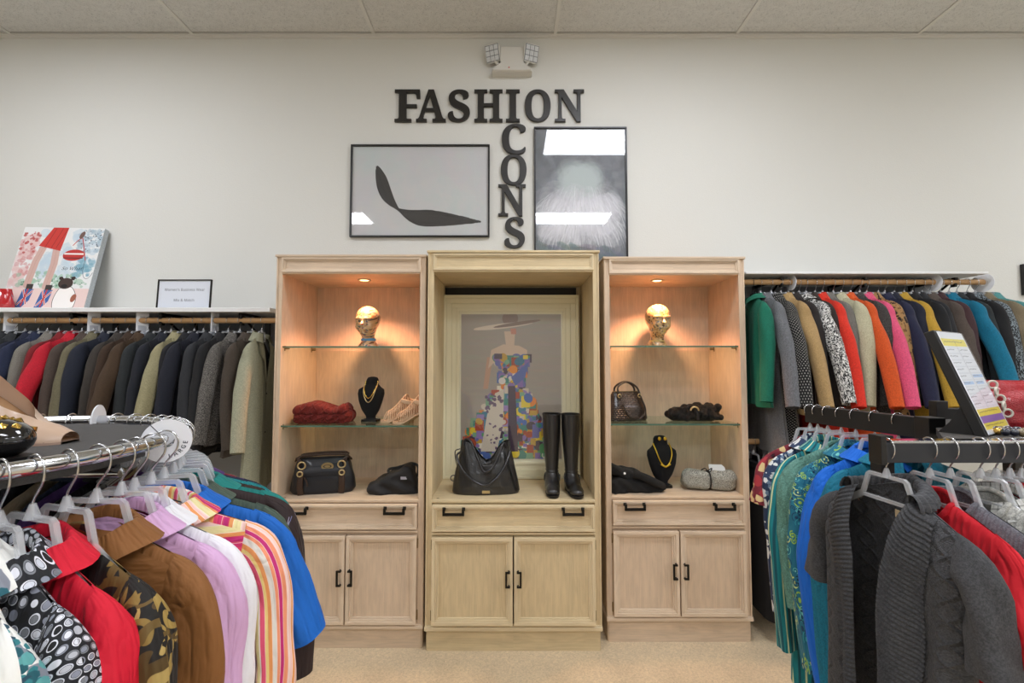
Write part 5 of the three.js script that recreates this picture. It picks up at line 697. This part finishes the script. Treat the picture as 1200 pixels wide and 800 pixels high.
// tall boots
function boot(px, d, turn, label) {
  const p = put(px, DM, d), t = thing('tall_boot', label, 'boot', [p.x, p.y, p.z], turn, 'tall black leather boots');
  part(t, 'shaft', loft([{ y: 0.07, z: -0.035, rx: 0.036, rz: 0.05 }, { y: 0.12, z: -0.04, rx: 0.037, rz: 0.044 }, { y: 0.18, z: -0.045, rx: 0.041, rz: 0.046 }, { y: 0.27, z: -0.05, rx: 0.048, rz: 0.055 }, { y: 0.36, z: -0.05, rx: 0.053, rz: 0.059 }, { y: 0.445, z: -0.048, rx: 0.054, rz: 0.058 }], { seg: 28, n: 36, capTop: false, disp: (f, b) => 0.0035 * Math.exp(-(((b - 0.14) / 0.12) ** 2)) * Math.sin(b * 90 + f) }), blackLeather);
  part(t, 'foot', field(52, 0.17, (x, y, z) => { let q = smin(cap(x, y, z, [0, 0.045, -0.04], [0, 0.034, 0.075], 0.042, 0.034), cap(x, y, z, [0, 0.1, -0.035], [0, 0.04, 0.02], 0.036, 0.034), 0.03); q = smin(q, ell(x, y, z, 0, 0.03, 0.1, 0.036, 0.024, 0.04), 0.02); return Math.max(q, 0.014 - y); }, [0, 0.07, 0.02]), blackLeather);
  const sole = std(0x14120f, 0.6); part(t, 'sole', loft([{ y: 0.004, z: 0.055, rx: 0.038, rz: 0.088 }, { y: 0.016, z: 0.055, rx: 0.041, rz: 0.092 }], { seg: 28, exp: 2.4 }), sole); part(t, 'heel', loft([{ y: 0, z: -0.048, rx: 0.034, rz: 0.034 }, { y: 0.03, z: -0.05, rx: 0.037, rz: 0.038 }], { seg: 20, exp: 3 }), sole);
  part(t, 'ankle_strap', new THREE.TorusGeometry(0.047, 0.005, 8, 30).rotateX(Math.PI / 2 + 0.5).scale(0.92, 1.6, 1.05).translate(0, 0.075, -0.022), blackLeather); part(t, 'buckle', new THREE.TorusGeometry(0.012, 0.0025, 4, 18).rotateY(Math.PI / 2).translate(0.046, 0.08, -0.03), std(0xc9c4b4, 0.25, { metalness: 1 }));
  part(t, 'top_band', new THREE.TorusGeometry(0.055, 0.003, 6, 32).rotateX(Math.PI / 2).scale(0.99, 1, 1.07).translate(0, 0.44, -0.048), blackLeather);
}
boot(646.5, 2.66, -0.05, 'tall black boot standing next to the black leather tote'); boot(670.5, 2.645, 0.1, 'tall black boot standing next to the cabinet side');
// crocodile bag
{ const p = put(733, SR2, 2.79), t = thing('crocodile_bag', 'dark brown crocodile leather shoulder bag on the glass shelf', 'bag', [p.x, p.y, p.z], 0.25), croc = phys(0x201510, 0.3, { clearcoat: 0.5, clearcoatRoughness: 0.15, bumpMap: data(256, 256, (u, v) => { const a = (u * 10 + Math.floor(v * 14) * 0.5) % 1, b = (v * 14) % 1; return smooth(0, 0.2, Math.min(a, 1 - a)) * smooth(0, 0.2, Math.min(b, 1 - b)); }, 0.16, false), bumpScale: 0.002 });
  part(t, 'body', loft([{ y: 0, rx: 0.125, rz: 0.055 }, { y: 0.012, rx: 0.132, rz: 0.062 }, { y: 0.08, rx: 0.122, rz: 0.056 }, { y: 0.15, rx: 0.1, rz: 0.03 }, { y: 0.172, rx: 0.09, rz: 0.016 }], { seg: 40, exp: 3, n: 20 }), croc); part(t, 'zip', box(-0.085, 0.085, 0.17, 0.176, -0.005, 0.005, 0), brass);
  for (const z of [0.045, -0.03]) part(t, 'handle', wire([V(-0.06, 0.14, z), V(-0.065, 0.2, z * 0.5), V(0.0, 0.232, z * 0.3), V(0.06, 0.2, z * 0.5), V(0.075, 0.14, z), ...(z > 0 ? [V(0.09, 0.06, z + 0.025), V(0.05, 0.015, z + 0.032), V(-0.02, 0.03, z + 0.032), V(-0.055, 0.1, z + 0.018)] : [])], 0.006, 60, 8), croc);
  for (const s of [-1, 1]) part(t, 'handle_ring', new THREE.TorusGeometry(0.01, 0.003, 8, 18).translate(s * 0.066, 0.15, 0.045), paleGold); }
// fur bag
{ const p = put(811, SR2, 2.75), t = thing('fur_bag', 'lumpy black fur handbag on the glass shelf', 'bag', [p.x, p.y, p.z], -0.1), fur = cloth(0x080808, null, { bump: data(128, 128, (u, v) => nC(u, v * 0.4), 0.12, false), bs: 0.012, rough: 0.5, sheen: 0.05 });
  const R = rng(55), lumps = []; for (let i = 0; i < 110; i++) { const u = R() * 2 - 1, y = 0.02 + R() * (0.075 + 0.02 * u - 0.025 * Math.abs(u)), z = (R() - 0.5) * 0.09 * (1.2 - y * 5); lumps.push([u * 0.14 * (1.1 - y * 1.2), y, z, 0.015 + R() * 0.009]); }
  part(t, 'body', field(60, 0.2, (x, y, z) => { let d = 1; for (const [a, b, c, r] of lumps) d = smin(d, Math.hypot(x - a, y - b, z - c) - r, 0.005); d = smin(d, rbox(x, y - 0.04, z, 0.13, 0.04, 0.04, 0.03), 0.01); return Math.max(d, -y + 0.001); }, [0, 0.1, 0]), fur);
  part(t, 'clasp', new THREE.TorusGeometry(0.022, 0.005, 8, 22, Math.PI).translate(-0.01, 0.068, 0.07), paleGold); part(t, 'closure_strap', box(0.0, 0.014, 0.014, 0.07, 0.068, 0.073, 0.001), blackLeather); }
// black folded fluffy sweater
{ const p = put(741, DR, 2.73), t = thing('folded_cardigan', 'black fuzzy folded cardigan on the deck beside the velvet bust', 'cardigan', [p.x, p.y, p.z], 0.1), m = cloth(0x131416, heather, { bump: data(128, 128, (u, v) => nC(u, v), 0.05, false), bs: 0.006 });
  part(t, 'lower_fold', field(52, 0.2, (x, y, z) => { const h = 0.075 - 0.045 * smooth(-0.05, 0.16, x); return Math.max(rbox(x, y - h * 0.5, z, 0.165, h * 0.5 + 0.005, 0.1, 0.028) + 0.005 * Math.sin(x * 34 + z * 30 + 2 * Math.sin(y * 40)) + 0.003 * Math.sin(x * 90 + y * 110), -y); }, [0, 0.1, 0]), m);
  part(t, 'upper_fold', field(52, 0.2, (x, y, z) => { const h = 0.03; return rbox(x + 0.05 + z * 0.2, y - 0.098 + 0.3 * (x + 0.06), z, 0.1, h, 0.08, 0.026) + 0.005 * Math.sin(x * 44 - z * 20 + y * 30) + 0.003 * Math.sin(x * 100 + y * 80); }, [0, 0.1, 0]), m);
  part(t, 'sleeve_fold', sweep([V(-0.03, 0.11, 0.08), V(0.04, 0.085, 0.1), V(0.1, 0.055, 0.1), V(0.14, 0.035, 0.07)], 0.022, 0.028, { n: 16, seg: 12, caps: true }), m); part(t, 'button', new THREE.SphereGeometry(0.007, 10, 8).translate(-0.09, 0.115, 0.098), whitePlastic); }
// rolled grey scarf with a tie and tag
{ const p = put(827, DR, 2.73), t = thing('rolled_scarf', 'rolled light grey knit scarf tied with a dark cord', 'scarf', [p.x, p.y, p.z], -0.12), m = cloth(0xd9d7c8, data(256, 256, (u, v) => { const n = nD(u, v) * 0.6 + nC(u * 2, v * 2) * 0.4; return n > 0.55 ? 1 : n > 0.45 ? 0.8 : 0.5; }, 0.34), { bs: 0.004 });
  part(t, 'roll', field(56, 0.21, (x, y, z) => { let d = rbox(x, y - 0.055, z, 0.15, 0.054, 0.065, 0.045); d = smin(d, cap(x, y, z, [0.12, 0.07, -0.02], [0.165, 0.062, 0.0], 0.04, 0.034), 0.015); d += 0.0028 * Math.sin(y * 80 + z * 60 + x * 12) + 0.002 * Math.sin(x * 55 + y * 30) + 0.012 * Math.exp(-((x / 0.012) ** 2)); return Math.max(d, -y + 0.001); }, [0, 0.1, 0]), m);
  part(t, 'cord', new THREE.TorusGeometry(0.054, 0.0045, 8, 36).rotateY(Math.PI / 2).scale(1, 0.93, 1.12).translate(-0.0, 0.055, 0), std(0x2a231d, 0.7)); part(t, 'bow', wire([V(-0.04, 0.108, 0.0), V(-0.02, 0.122, 0.01), V(0, 0.108, 0), V(0.025, 0.12, -0.01), V(0.005, 0.106, 0.02), V(-0.03, 0.104, 0.03)], 0.003, 24, 6), std(0x2a231d, 0.7));
  const tg = new THREE.Shape(); [[-0.045, 0], [0.045, 0], [0.045, 0.028], [0.03, 0.045], [-0.045, 0.045]].forEach(([a, b], i) => (i ? tg.lineTo(a, b) : tg.moveTo(a, b))); const g = new THREE.ExtrudeGeometry(tg, { depth: 0.001, bevelEnabled: false }); g.rotateX(-0.5).translate(0.055, 0.1, 0.0); part(t, 'price_tag', g, std(0xeeeeee, 0.7), 'white paper tag'); }
// ---------------------------------------------------------------- wall: letters, posters, emergency light
const font = await new FontLoader().loadAsync('fonts/droid/droid_serif_bold.typeface.json');
const letterMat = std(0x24221f, 0.4);
function letter(ch, px0, px1, py0, py1, label) { // fitted to the letter's box in the photograph, flat on the wall
  const g = new TextGeometry(ch, { font, size: 0.2, depth: 0.016, bevelEnabled: true, bevelThickness: 0.002, bevelSize: 0.0015, bevelSegments: 1, curveSegments: 10 }); g.computeBoundingBox(); const b = g.boundingBox;
  const a = P(px0, py1, WALL), c = P(px1, py0, WALL), sx = (c.x - a.x) / (b.max.x - b.min.x), sy = (c.y - a.y) / (b.max.y - b.min.y); g.translate(-b.min.x, -b.min.y, -b.min.z); g.scale(sx, sy, 1); g.translate(-(c.x - a.x) / 2, 0, 0); g.computeVertexNormals();
  single('wall_letter', g, letterMat, label, 'letter', 'wall letters', [(a.x + c.x) / 2, a.y, -WALL + 0.001]);
}
const word1 = [['F', 463, 493, 'first'], ['A', 488, 523, 'second'], ['S', 525, 551, 'third'], ['H', 556, 589, 'fourth'], ['I', 593, 609, 'fifth'], ['O', 615, 645, 'sixth'], ['N', 650, 684, 'seventh']];
word1.forEach(([c, a, b, n]) => letter(c, a, b, 106.5, 144, `black serif letter ${c}, ${n} letter of the word FASHION`));
[['C', 588, 616, 146.5, 182, 'second'], ['O', 587, 617, 182, 218, 'third'], ['N', 584, 616, 217, 254, 'fourth'], ['S', 591, 615, 255, 291.5, 'fifth']].forEach(([c, a, b, d, e, n]) => letter(c, a, b, d, e, `black serif letter ${c}, ${n} letter of the vertical word ICONS`));
function poster(px0, px1, py0, py1, tex, label, h) {
  const a = P(px0, py1, WALL - 0.01), c = P(px1, py0, WALL - 0.01), w = c.x - a.x, H = h ?? c.y - a.y, t = thing('framed_poster', label, 'poster', [(a.x + c.x) / 2, c.y - H, -WALL + 0.002]);
  const f = 0.011, Z = 0.022, fm = std(0x131212, 0.35);
  part(t, 'frame', join([box(-w / 2, w / 2, H - f, H, 0, Z), box(-w / 2, w / 2, 0, f, 0, Z), box(-w / 2, -w / 2 + f, f, H - f, 0, Z), box(w / 2 - f, w / 2, f, H - f, 0, Z)]), fm);
  part(t, 'backing', box(-w / 2 + 0.002, w / 2 - 0.002, 0.002, H - 0.002, 0, 0.008, 0), fm);
  part(t, 'print', new THREE.PlaneGeometry(w - 2 * f, H - 2 * f).translate(0, H / 2, 0.0088), std(0xffffff, 0.6, { map: tex }));
  part(t, 'glazing', box(-w / 2 + f, w / 2 - f, f, H - f, 0.012, 0.014, 0), phys(0xffffff, 0.03, { transmission: 1, thickness: 0, ior: 1.5 }));
  return t;
}
// plain stand-ins: soft black-and-white shapes of about the same tones
const posterA = canvas(900, 600, (x, w, h) => {
  x.fillStyle = '#c6c7ca'; x.fillRect(0, 0, w, h); const R = rng(8); for (let i = 0; i < 160; i++) { x.fillStyle = `rgba(${R() > 0.5 ? 215 : 180},${R() > 0.5 ? 216 : 182},${R() > 0.5 ? 220 : 186},0.05)`; x.beginPath(); x.ellipse(R() * w, R() * h, 120 * R() + 30, 60 * R() + 20, R() * 3, 0, 7); x.fill(); }
  x.lineCap = 'round'; const sweepStroke = (n, f, wide) => { for (let i = 0; i < n; i++) { const o = R() * 2 - 1, t0 = R() * 0.5, t1 = t0 + 0.2 + R() * 0.4, k = 20 + R() * 40; x.strokeStyle = `rgba(${k},${k},${k + 3},0.7)`; x.lineWidth = 2 + R() * 6; x.beginPath(); for (let q = 0; q <= 14; q++) { const t = mix(t0, Math.min(1, t1), q / 14), [cx, cy, nx, ny] = f(t), w = wide * Math.sin(Math.pow(t, 0.75) * Math.PI) + 6; x.lineTo(cx + nx * o * w, cy + ny * o * w + R() * 3); } x.stroke(); } };
  sweepStroke(560, (t) => { const k = smooth(0.1, 0.55, t); return [mix(160 + 260 * t, 120 + 730 * t, k), mix(130 + 760 * t, 455 + 50 * t, k), mix(0.8, -0.1, k), mix(-0.4, 0.9, k)]; }, 58);
}, null, { clamp: true });
const posterB = canvas(600, 900, (x, w, h) => {
  x.fillStyle = '#6d737b'; x.fillRect(0, 0, w, h); const R = rng(18); for (let i = 0; i < 240; i++) { const k = 70 + R() * 90; x.fillStyle = `rgba(${k},${k + 4},${k + 9},0.16)`; x.beginPath(); x.ellipse(R() * w, R() * h * 0.6, 110 * R() + 20, 30 * R() + 8, R() * 3, 0, 7); x.fill(); }
  for (let i = 0; i < 130; i++) { x.fillStyle = 'rgba(190,194,200,0.09)'; x.beginPath(); x.ellipse(300 + (R() - 0.5) * 200, 350 + (R() - 0.5) * 150, 40 + R() * 70, 30 + R() * 60, R() * 3, 0, 7); x.fill(); x.fillStyle = 'rgba(222,225,230,0.13)'; x.beginPath(); x.ellipse(300 + (R() - 0.5) * 460, 600 + (R() - 0.5) * 260, 40 + R() * 110, 30 + R() * 80, R() * 3, 0, 7); x.fill(); }
  for (let i = 0; i < 900; i++) { const a = R() * 6.283, l = Math.sqrt(R()), k = 175 + R() * 65; x.strokeStyle = `rgba(${k},${k + 2},${k + 6},0.35)`; x.lineWidth = 1 + R() * 5; x.beginPath(); const cx = 300 + Math.cos(a) * l * 290, cy = 580 + Math.sin(a) * l * 200; x.moveTo(cx, cy); x.quadraticCurveTo(cx + (cx - 300) * 0.2, cy + 30, cx + (cx - 300) * 0.25, cy + 60 + R() * 60); x.stroke(); }
  for (let i = 0; i < 60; i++) { x.fillStyle = `rgba(${80 + R() * 40},${86 + R() * 40},${94 + R() * 40},0.3)`; x.beginPath(); x.ellipse(R() * w, h - R() * 100, 60, 20, R(), 0, 7); x.fill(); }
}, null, { clamp: true });
poster(410, 574, 170, 278, posterA, 'wide black framed poster with a dark sweeping shape on grey');
poster(626, 734, 149.5, 296, posterB, 'tall black framed poster of pale billowing cloth under bright glare', 0.93);
{ // emergency light unit
  const c = P(600, 90, WALL), t = thing('emergency_light', 'white emergency light with two swivel lamp heads above the letters', 'light', [c.x, c.y, -WALL + 0.001]), wp = std(0xd3d1ca, 0.4);
  const s = new THREE.Shape(); [[-0.13, 0], [0.13, 0], [0.128, 0.016], [0.075, 0.055], [0.075, 0.165], [-0.075, 0.165], [-0.075, 0.055], [-0.128, 0.016]].forEach(([a, b], i) => (i ? s.lineTo(a, b) : s.moveTo(a, b)));
  part(t, 'housing', new THREE.ExtrudeGeometry(s, { depth: 0.06, bevelEnabled: true, bevelThickness: 0.006, bevelSize: 0.004, bevelSegments: 2 }), wp);
  part(t, 'front_skirt', box(-0.128, 0.128, 0, 0.014, 0.06, 0.074, 0.003), wp); part(t, 'test_lamp', new THREE.SphereGeometry(0.006, 10, 8).translate(-0.02, 0.02, 0.068), std(0xc4706a, 0.4));
  for (const k of [-1, 1]) { const h = new THREE.Group(); h.name = 'lamp_head'; h.position.set(k * 0.128, 0.125, 0.055); h.rotation.set(0.4, k * 0.35, k * -0.14); t.add(h);
    const lensT = std(0xdfe3e6, 0.2, { bumpMap: data(64, 64, (u, v, i, j) => (i % 8 < 1 || j % 8 < 1 ? 0 : 1), 0.08, false), bumpScale: 0.003 });
    part(h, 'lamp_shell', loft([{ y: -0.04, rx: 0.03, rz: 0.032 }, { y: -0.01, rx: 0.05, rz: 0.052 }, { y: 0.01, rx: 0.054, rz: 0.056 }], { seg: 24, exp: 6 }).rotateX(Math.PI / 2), wp); part(h, 'lamp_lens', box(-0.048, 0.048, -0.05, 0.05, 0.01, 0.013, 0.002), std(0x8f9498, 0.15)); for (let i = 0; i < 9; i++) part(h, 'lens_facet', box(-0.044 + (i % 3) * 0.0305, -0.044 + (i % 3) * 0.0305 + 0.026, -0.046 + Math.floor(i / 3) * 0.032, -0.046 + Math.floor(i / 3) * 0.032 + 0.027, 0.0125, 0.018, 0.003), lensT); part(t, 'lamp_knuckle', wire([V(k * 0.09, 0.06, 0.03), V(k * 0.11, 0.08, 0.045), V(k * 0.122, 0.1, 0.05)], 0.012, 8, 10), wp); }
}
// ---------------------------------------------------------------- shelf beside the cabinets: canvas, sign, red purse
{
  const b0 = P(48, 360, 2.83), lean = -0.24, t = thing('canvas_painting', 'stretched canvas painting of a red dress, boots and seated dog', 'painting', [b0.x, SHL, b0.z + 0.0]); t.rotation.y = 0.06;
  const w = 0.5, h = 0.585, dep = 0.038, tilt = (g) => g.rotateX(lean);
  const tx = canvas(700, 840, (x, W, H) => {
    const R = rng(33); x.fillStyle = '#dfe0de'; x.fillRect(0, 0, W, H); const wash = (c, n, u0, u1, v0, v1, r) => { for (let i = 0; i < n; i++) blob(x, W * (u0 + R() * (u1 - u0)), H * (v0 + R() * (v1 - v0)), r * (0.5 + R()), c, 9, 0.5); };
    x.globalAlpha = 0.55; wash('#d8b8b4', 60, 0.02, 0.2, 0.1, 0.75, 30); wash('#b8cbd6', 70, 0.25, 0.95, 0.05, 0.6, 36); wash('#c98a88', 40, 0.02, 0.2, 0.1, 0.6, 16); wash('#8fb49a', 50, 0.1, 0.95, 0.55, 0.72, 22); wash('#9ab0bd', 60, 0.7, 1, 0.02, 0.3, 18); wash('#6f9fb0', 24, 0.75, 0.95, 0.35, 0.6, 24); x.globalAlpha = 1; x.fillStyle = '#e3c9c2'; x.fillRect(0, H * 0.74, W, H * 0.26);
    x.globalAlpha = 0.8; wash('#b4504e', 30, 0.02, 0.22, 0.05, 0.35, 10); wash('#4a4a52', 40, 0.72, 0.98, 0.03, 0.3, 5); wash('#5a7f68', 26, 0.15, 0.9, 0.6, 0.72, 8); x.globalAlpha = 1;
    x.lineCap = 'round'; x.lineJoin = 'round'; const leg = (pts) => { x.strokeStyle = '#c9a79c'; x.lineWidth = 62; x.beginPath(); pts.forEach(([a, b], i) => (i ? x.lineTo(a * W, b * H) : x.moveTo(a * W, b * H))); x.stroke(); x.strokeStyle = '#b58a80'; x.lineWidth = 3; x.setLineDash([4, 7]); x.stroke(); x.setLineDash([]); }; leg([[0.3, 0.26], [0.26, 0.42], [0.24, 0.7]]); leg([[0.47, 0.27], [0.49, 0.45], [0.47, 0.72]]);
    x.fillStyle = '#c3372f'; x.beginPath(); x.moveTo(W * 0.36, 0); x.lineTo(W * 0.55, 0); x.lineTo(W * 0.52, H * 0.29); x.lineTo(W * 0.24, H * 0.23); x.closePath(); x.fill(); x.strokeStyle = '#7a1f1c'; x.lineWidth = 4; for (const q of [0.32, 0.4, 0.46]) { x.beginPath(); x.moveTo(W * (q + 0.08), 10); x.lineTo(W * q, H * 0.25); x.stroke(); }
    for (const [bx, by] of [[0.19, 0.75], [0.42, 0.76]]) { x.fillStyle = '#3a3330'; x.fillRect(W * (bx + 0.05), H * (by - 0.06), W * 0.08, H * 0.06); x.fillStyle = '#3f5f9a'; x.beginPath(); x.moveTo(W * (bx + 0.02), H * by); x.lineTo(W * (bx + 0.15), H * by); x.lineTo(W * (bx + 0.13), H * (by + 0.13)); x.lineTo(W * (bx + 0.06), H * (by + 0.21)); x.lineTo(W * (bx - 0.02), H * (by + 0.21)); x.closePath(); x.fill(); x.strokeStyle = '#ece6e2'; x.lineWidth = 16; x.beginPath(); x.moveTo(W * (bx + 0.03), H * (by + 0.01)); x.lineTo(W * (bx + 0.1), H * (by + 0.17)); x.moveTo(W * (bx + 0.14), H * (by + 0.02)); x.lineTo(W * bx, H * (by + 0.18)); x.stroke(); x.strokeStyle = '#c23a34'; x.lineWidth = 8; x.stroke(); x.beginPath(); x.moveTo(W * (bx + 0.08), H * by); x.lineTo(W * (bx + 0.05), H * (by + 0.19)); x.lineWidth = 12; x.stroke(); }
    x.fillStyle = '#f0ebe6'; x.strokeStyle = '#2d2522'; x.lineWidth = 4; x.beginPath(); x.moveTo(W * 0.64, H * 0.74); x.bezierCurveTo(W * 0.58, H * 0.86, W * 0.6, H * 0.93, W * 0.62, H * 0.97); x.lineTo(W * 0.86, H * 0.96); x.bezierCurveTo(W * 0.9, H * 0.86, W * 0.84, H * 0.76, W * 0.78, H * 0.72); x.closePath(); x.fill(); x.stroke(); x.fillStyle = '#9a5a44'; x.beginPath(); x.ellipse(W * 0.84, H * 0.85, 22, 40, 0.2, 0, 7); x.fill(); x.fillStyle = '#3f2f29'; x.beginPath(); x.ellipse(W * 0.7, H * 0.68, 62, 54, 0, 0, 7); x.fill(); blob(x, W * 0.63, H * 0.62, 22, '#33261f', 5, 0.3); blob(x, W * 0.78, H * 0.62, 22, '#33261f', 5, 0.3); x.fillStyle = '#1a1412'; x.beginPath(); x.ellipse(W * 0.69, H * 0.71, 26, 18, 0, 0, 7); x.fill();
    x.fillStyle = '#b8322e'; x.beginPath(); x.ellipse(W * 0.7, H * 0.34, 92, 58, -0.06, 0, 7); x.fill(); x.fillStyle = '#efe8e2'; x.fillRect(W * 0.58, H * 0.315, W * 0.24, 16); x.fillStyle = '#5a1c1a'; x.fillRect(W * 0.58, H * 0.37, W * 0.24, 9); x.strokeStyle = '#b8322e'; x.lineWidth = 7; x.beginPath(); x.moveTo(W * 0.66, H * 0.22); x.quadraticCurveTo(W * 0.74, H * 0.1, W * 0.76, H * 0.14); x.lineTo(W * 0.86, H * 0.4); x.stroke(); x.fillStyle = '#6a5048'; x.beginPath(); x.ellipse(W * 0.74, H * 0.09, 20, 40, 0.3, 0, 7); x.fill();
    x.fillStyle = '#23272c'; x.font = 'italic 44px serif'; x.fillText('So What', W * 0.6, H * 0.52); x.strokeStyle = '#2c3034'; x.lineWidth = 3; x.beginPath(); x.moveTo(W * 0.86, H * 0.4); x.bezierCurveTo(W * 0.84, H * 0.6, W * 0.94, H * 0.7, W * 0.99, H * 0.55); x.stroke();
  }, null, { clamp: true });
  part(t, 'stretcher', tilt(box(-w / 2, w / 2, 0, h, -dep, -0.001, 0.003)), std(0xc9d0d4, 0.8, { map: woolTex })); part(t, 'painted_face', tilt(new THREE.PlaneGeometry(w, h).translate(0, h / 2, 0)), std(0xffffff, 0.8, { map: tx }));
}
{
  const d = 2.72, a = P(183, 362, d), c = P(247.5, 327, d), w = c.x - a.x, h = c.y - SHL, t = thing('shelf_sign', 'small black framed shelf sign reading Business Wear Mix and Match', 'sign', [(a.x + c.x) / 2, SHL, -d]), f = 0.007;
  const tx = canvas(640, 340, (x, W, H) => { x.fillStyle = '#dadfe8'; x.fillRect(0, 0, W, H); x.fillStyle = '#4a4d57'; x.textAlign = 'center'; x.font = '500 46px sans-serif'; x.fillText("Women's Business Wear", W / 2, 130, 500); x.fillText('Mix & Match', W / 2, 262, 300); }, null, { clamp: true });
  const rot = (g) => g.rotateX(-0.06);
  part(t, 'frame', rot(join([box(-w / 2, w / 2, h - f, h, -0.006, 0.006), box(-w / 2, w / 2, 0, f, -0.006, 0.006), box(-w / 2, -w / 2 + f, f, h - f, -0.006, 0.006), box(w / 2 - f, w / 2, f, h - f, -0.006, 0.006)])), iron); part(t, 'backing', rot(box(-w / 2 + 0.001, w / 2 - 0.001, 0.001, h - 0.001, -0.006, -0.002, 0)), iron);
  part(t, 'card', rot(new THREE.PlaneGeometry(w - 2 * f, h - 2 * f).translate(0, h / 2, 0)), std(0xffffff, 0.35, { map: tx })); part(t, 'prop', box(-0.02, 0.02, 0, h * 0.6, -0.05, -0.045), iron);
}
{
  const d = 2.76, c = P(-4, 350, d), t = thing('red_purse', 'shiny red patent purse on the shelf beside the painted canvas', 'purse', [c.x - 0.03, SHL, c.z], 0.3), m = phys(0xb0101c, 0.2, { clearcoat: 1, clearcoatRoughness: 0.1 });
  part(t, 'body', loft([{ y: 0, rx: 0.1, rz: 0.04 }, { y: 0.03, rx: 0.108, rz: 0.045 }, { y: 0.09, rx: 0.1, rz: 0.03 }, { y: 0.13, rx: 0.09, rz: 0.012 }], { seg: 28, exp: 2.8, n: 14, disp: (f, b) => 0.004 * Math.sin(f * 6 + b * 6) }), m); part(t, 'clasp', new THREE.SphereGeometry(0.008, 10, 8).translate(0, 0.134, 0), gold);
}
{ const d = WALL, a = P(1196.5, 346, d), c = P(1240, 310, d), t = thing('wall_sign', 'black framed notice on the wall above the pale turquoise jacket', 'sign', [(a.x + c.x) / 2, a.y, -WALL + 0.001]), w = c.x - a.x, h = c.y - a.y; part(t, 'frame', box(-w / 2, w / 2, 0, h, 0, 0.024), rackBlack); part(t, 'panel', box(-w / 2 + 0.02, w / 2 - 0.02, 0.02, h - 0.02, 0.0235, 0.026, 0), std(0x2b2f33, 0.4)); }
scene.traverse((o) => { if (o.isMesh) { o.castShadow = true; o.receiveShadow = true; } });
{ const seen = new Map(); for (const o of scene.children) { const l = o.userData.label; if (!l || o.userData.kind) continue; const w = l.split(/\s+/).length; if (w > 16 || w < 4) console.log('label length', w, l); if (seen.has(l) && seen.get(l) !== (o.userData.group ?? '')) console.log('double label', l); seen.set(l, o.userData.group ?? ''); } }
renderer.render(scene, camera);
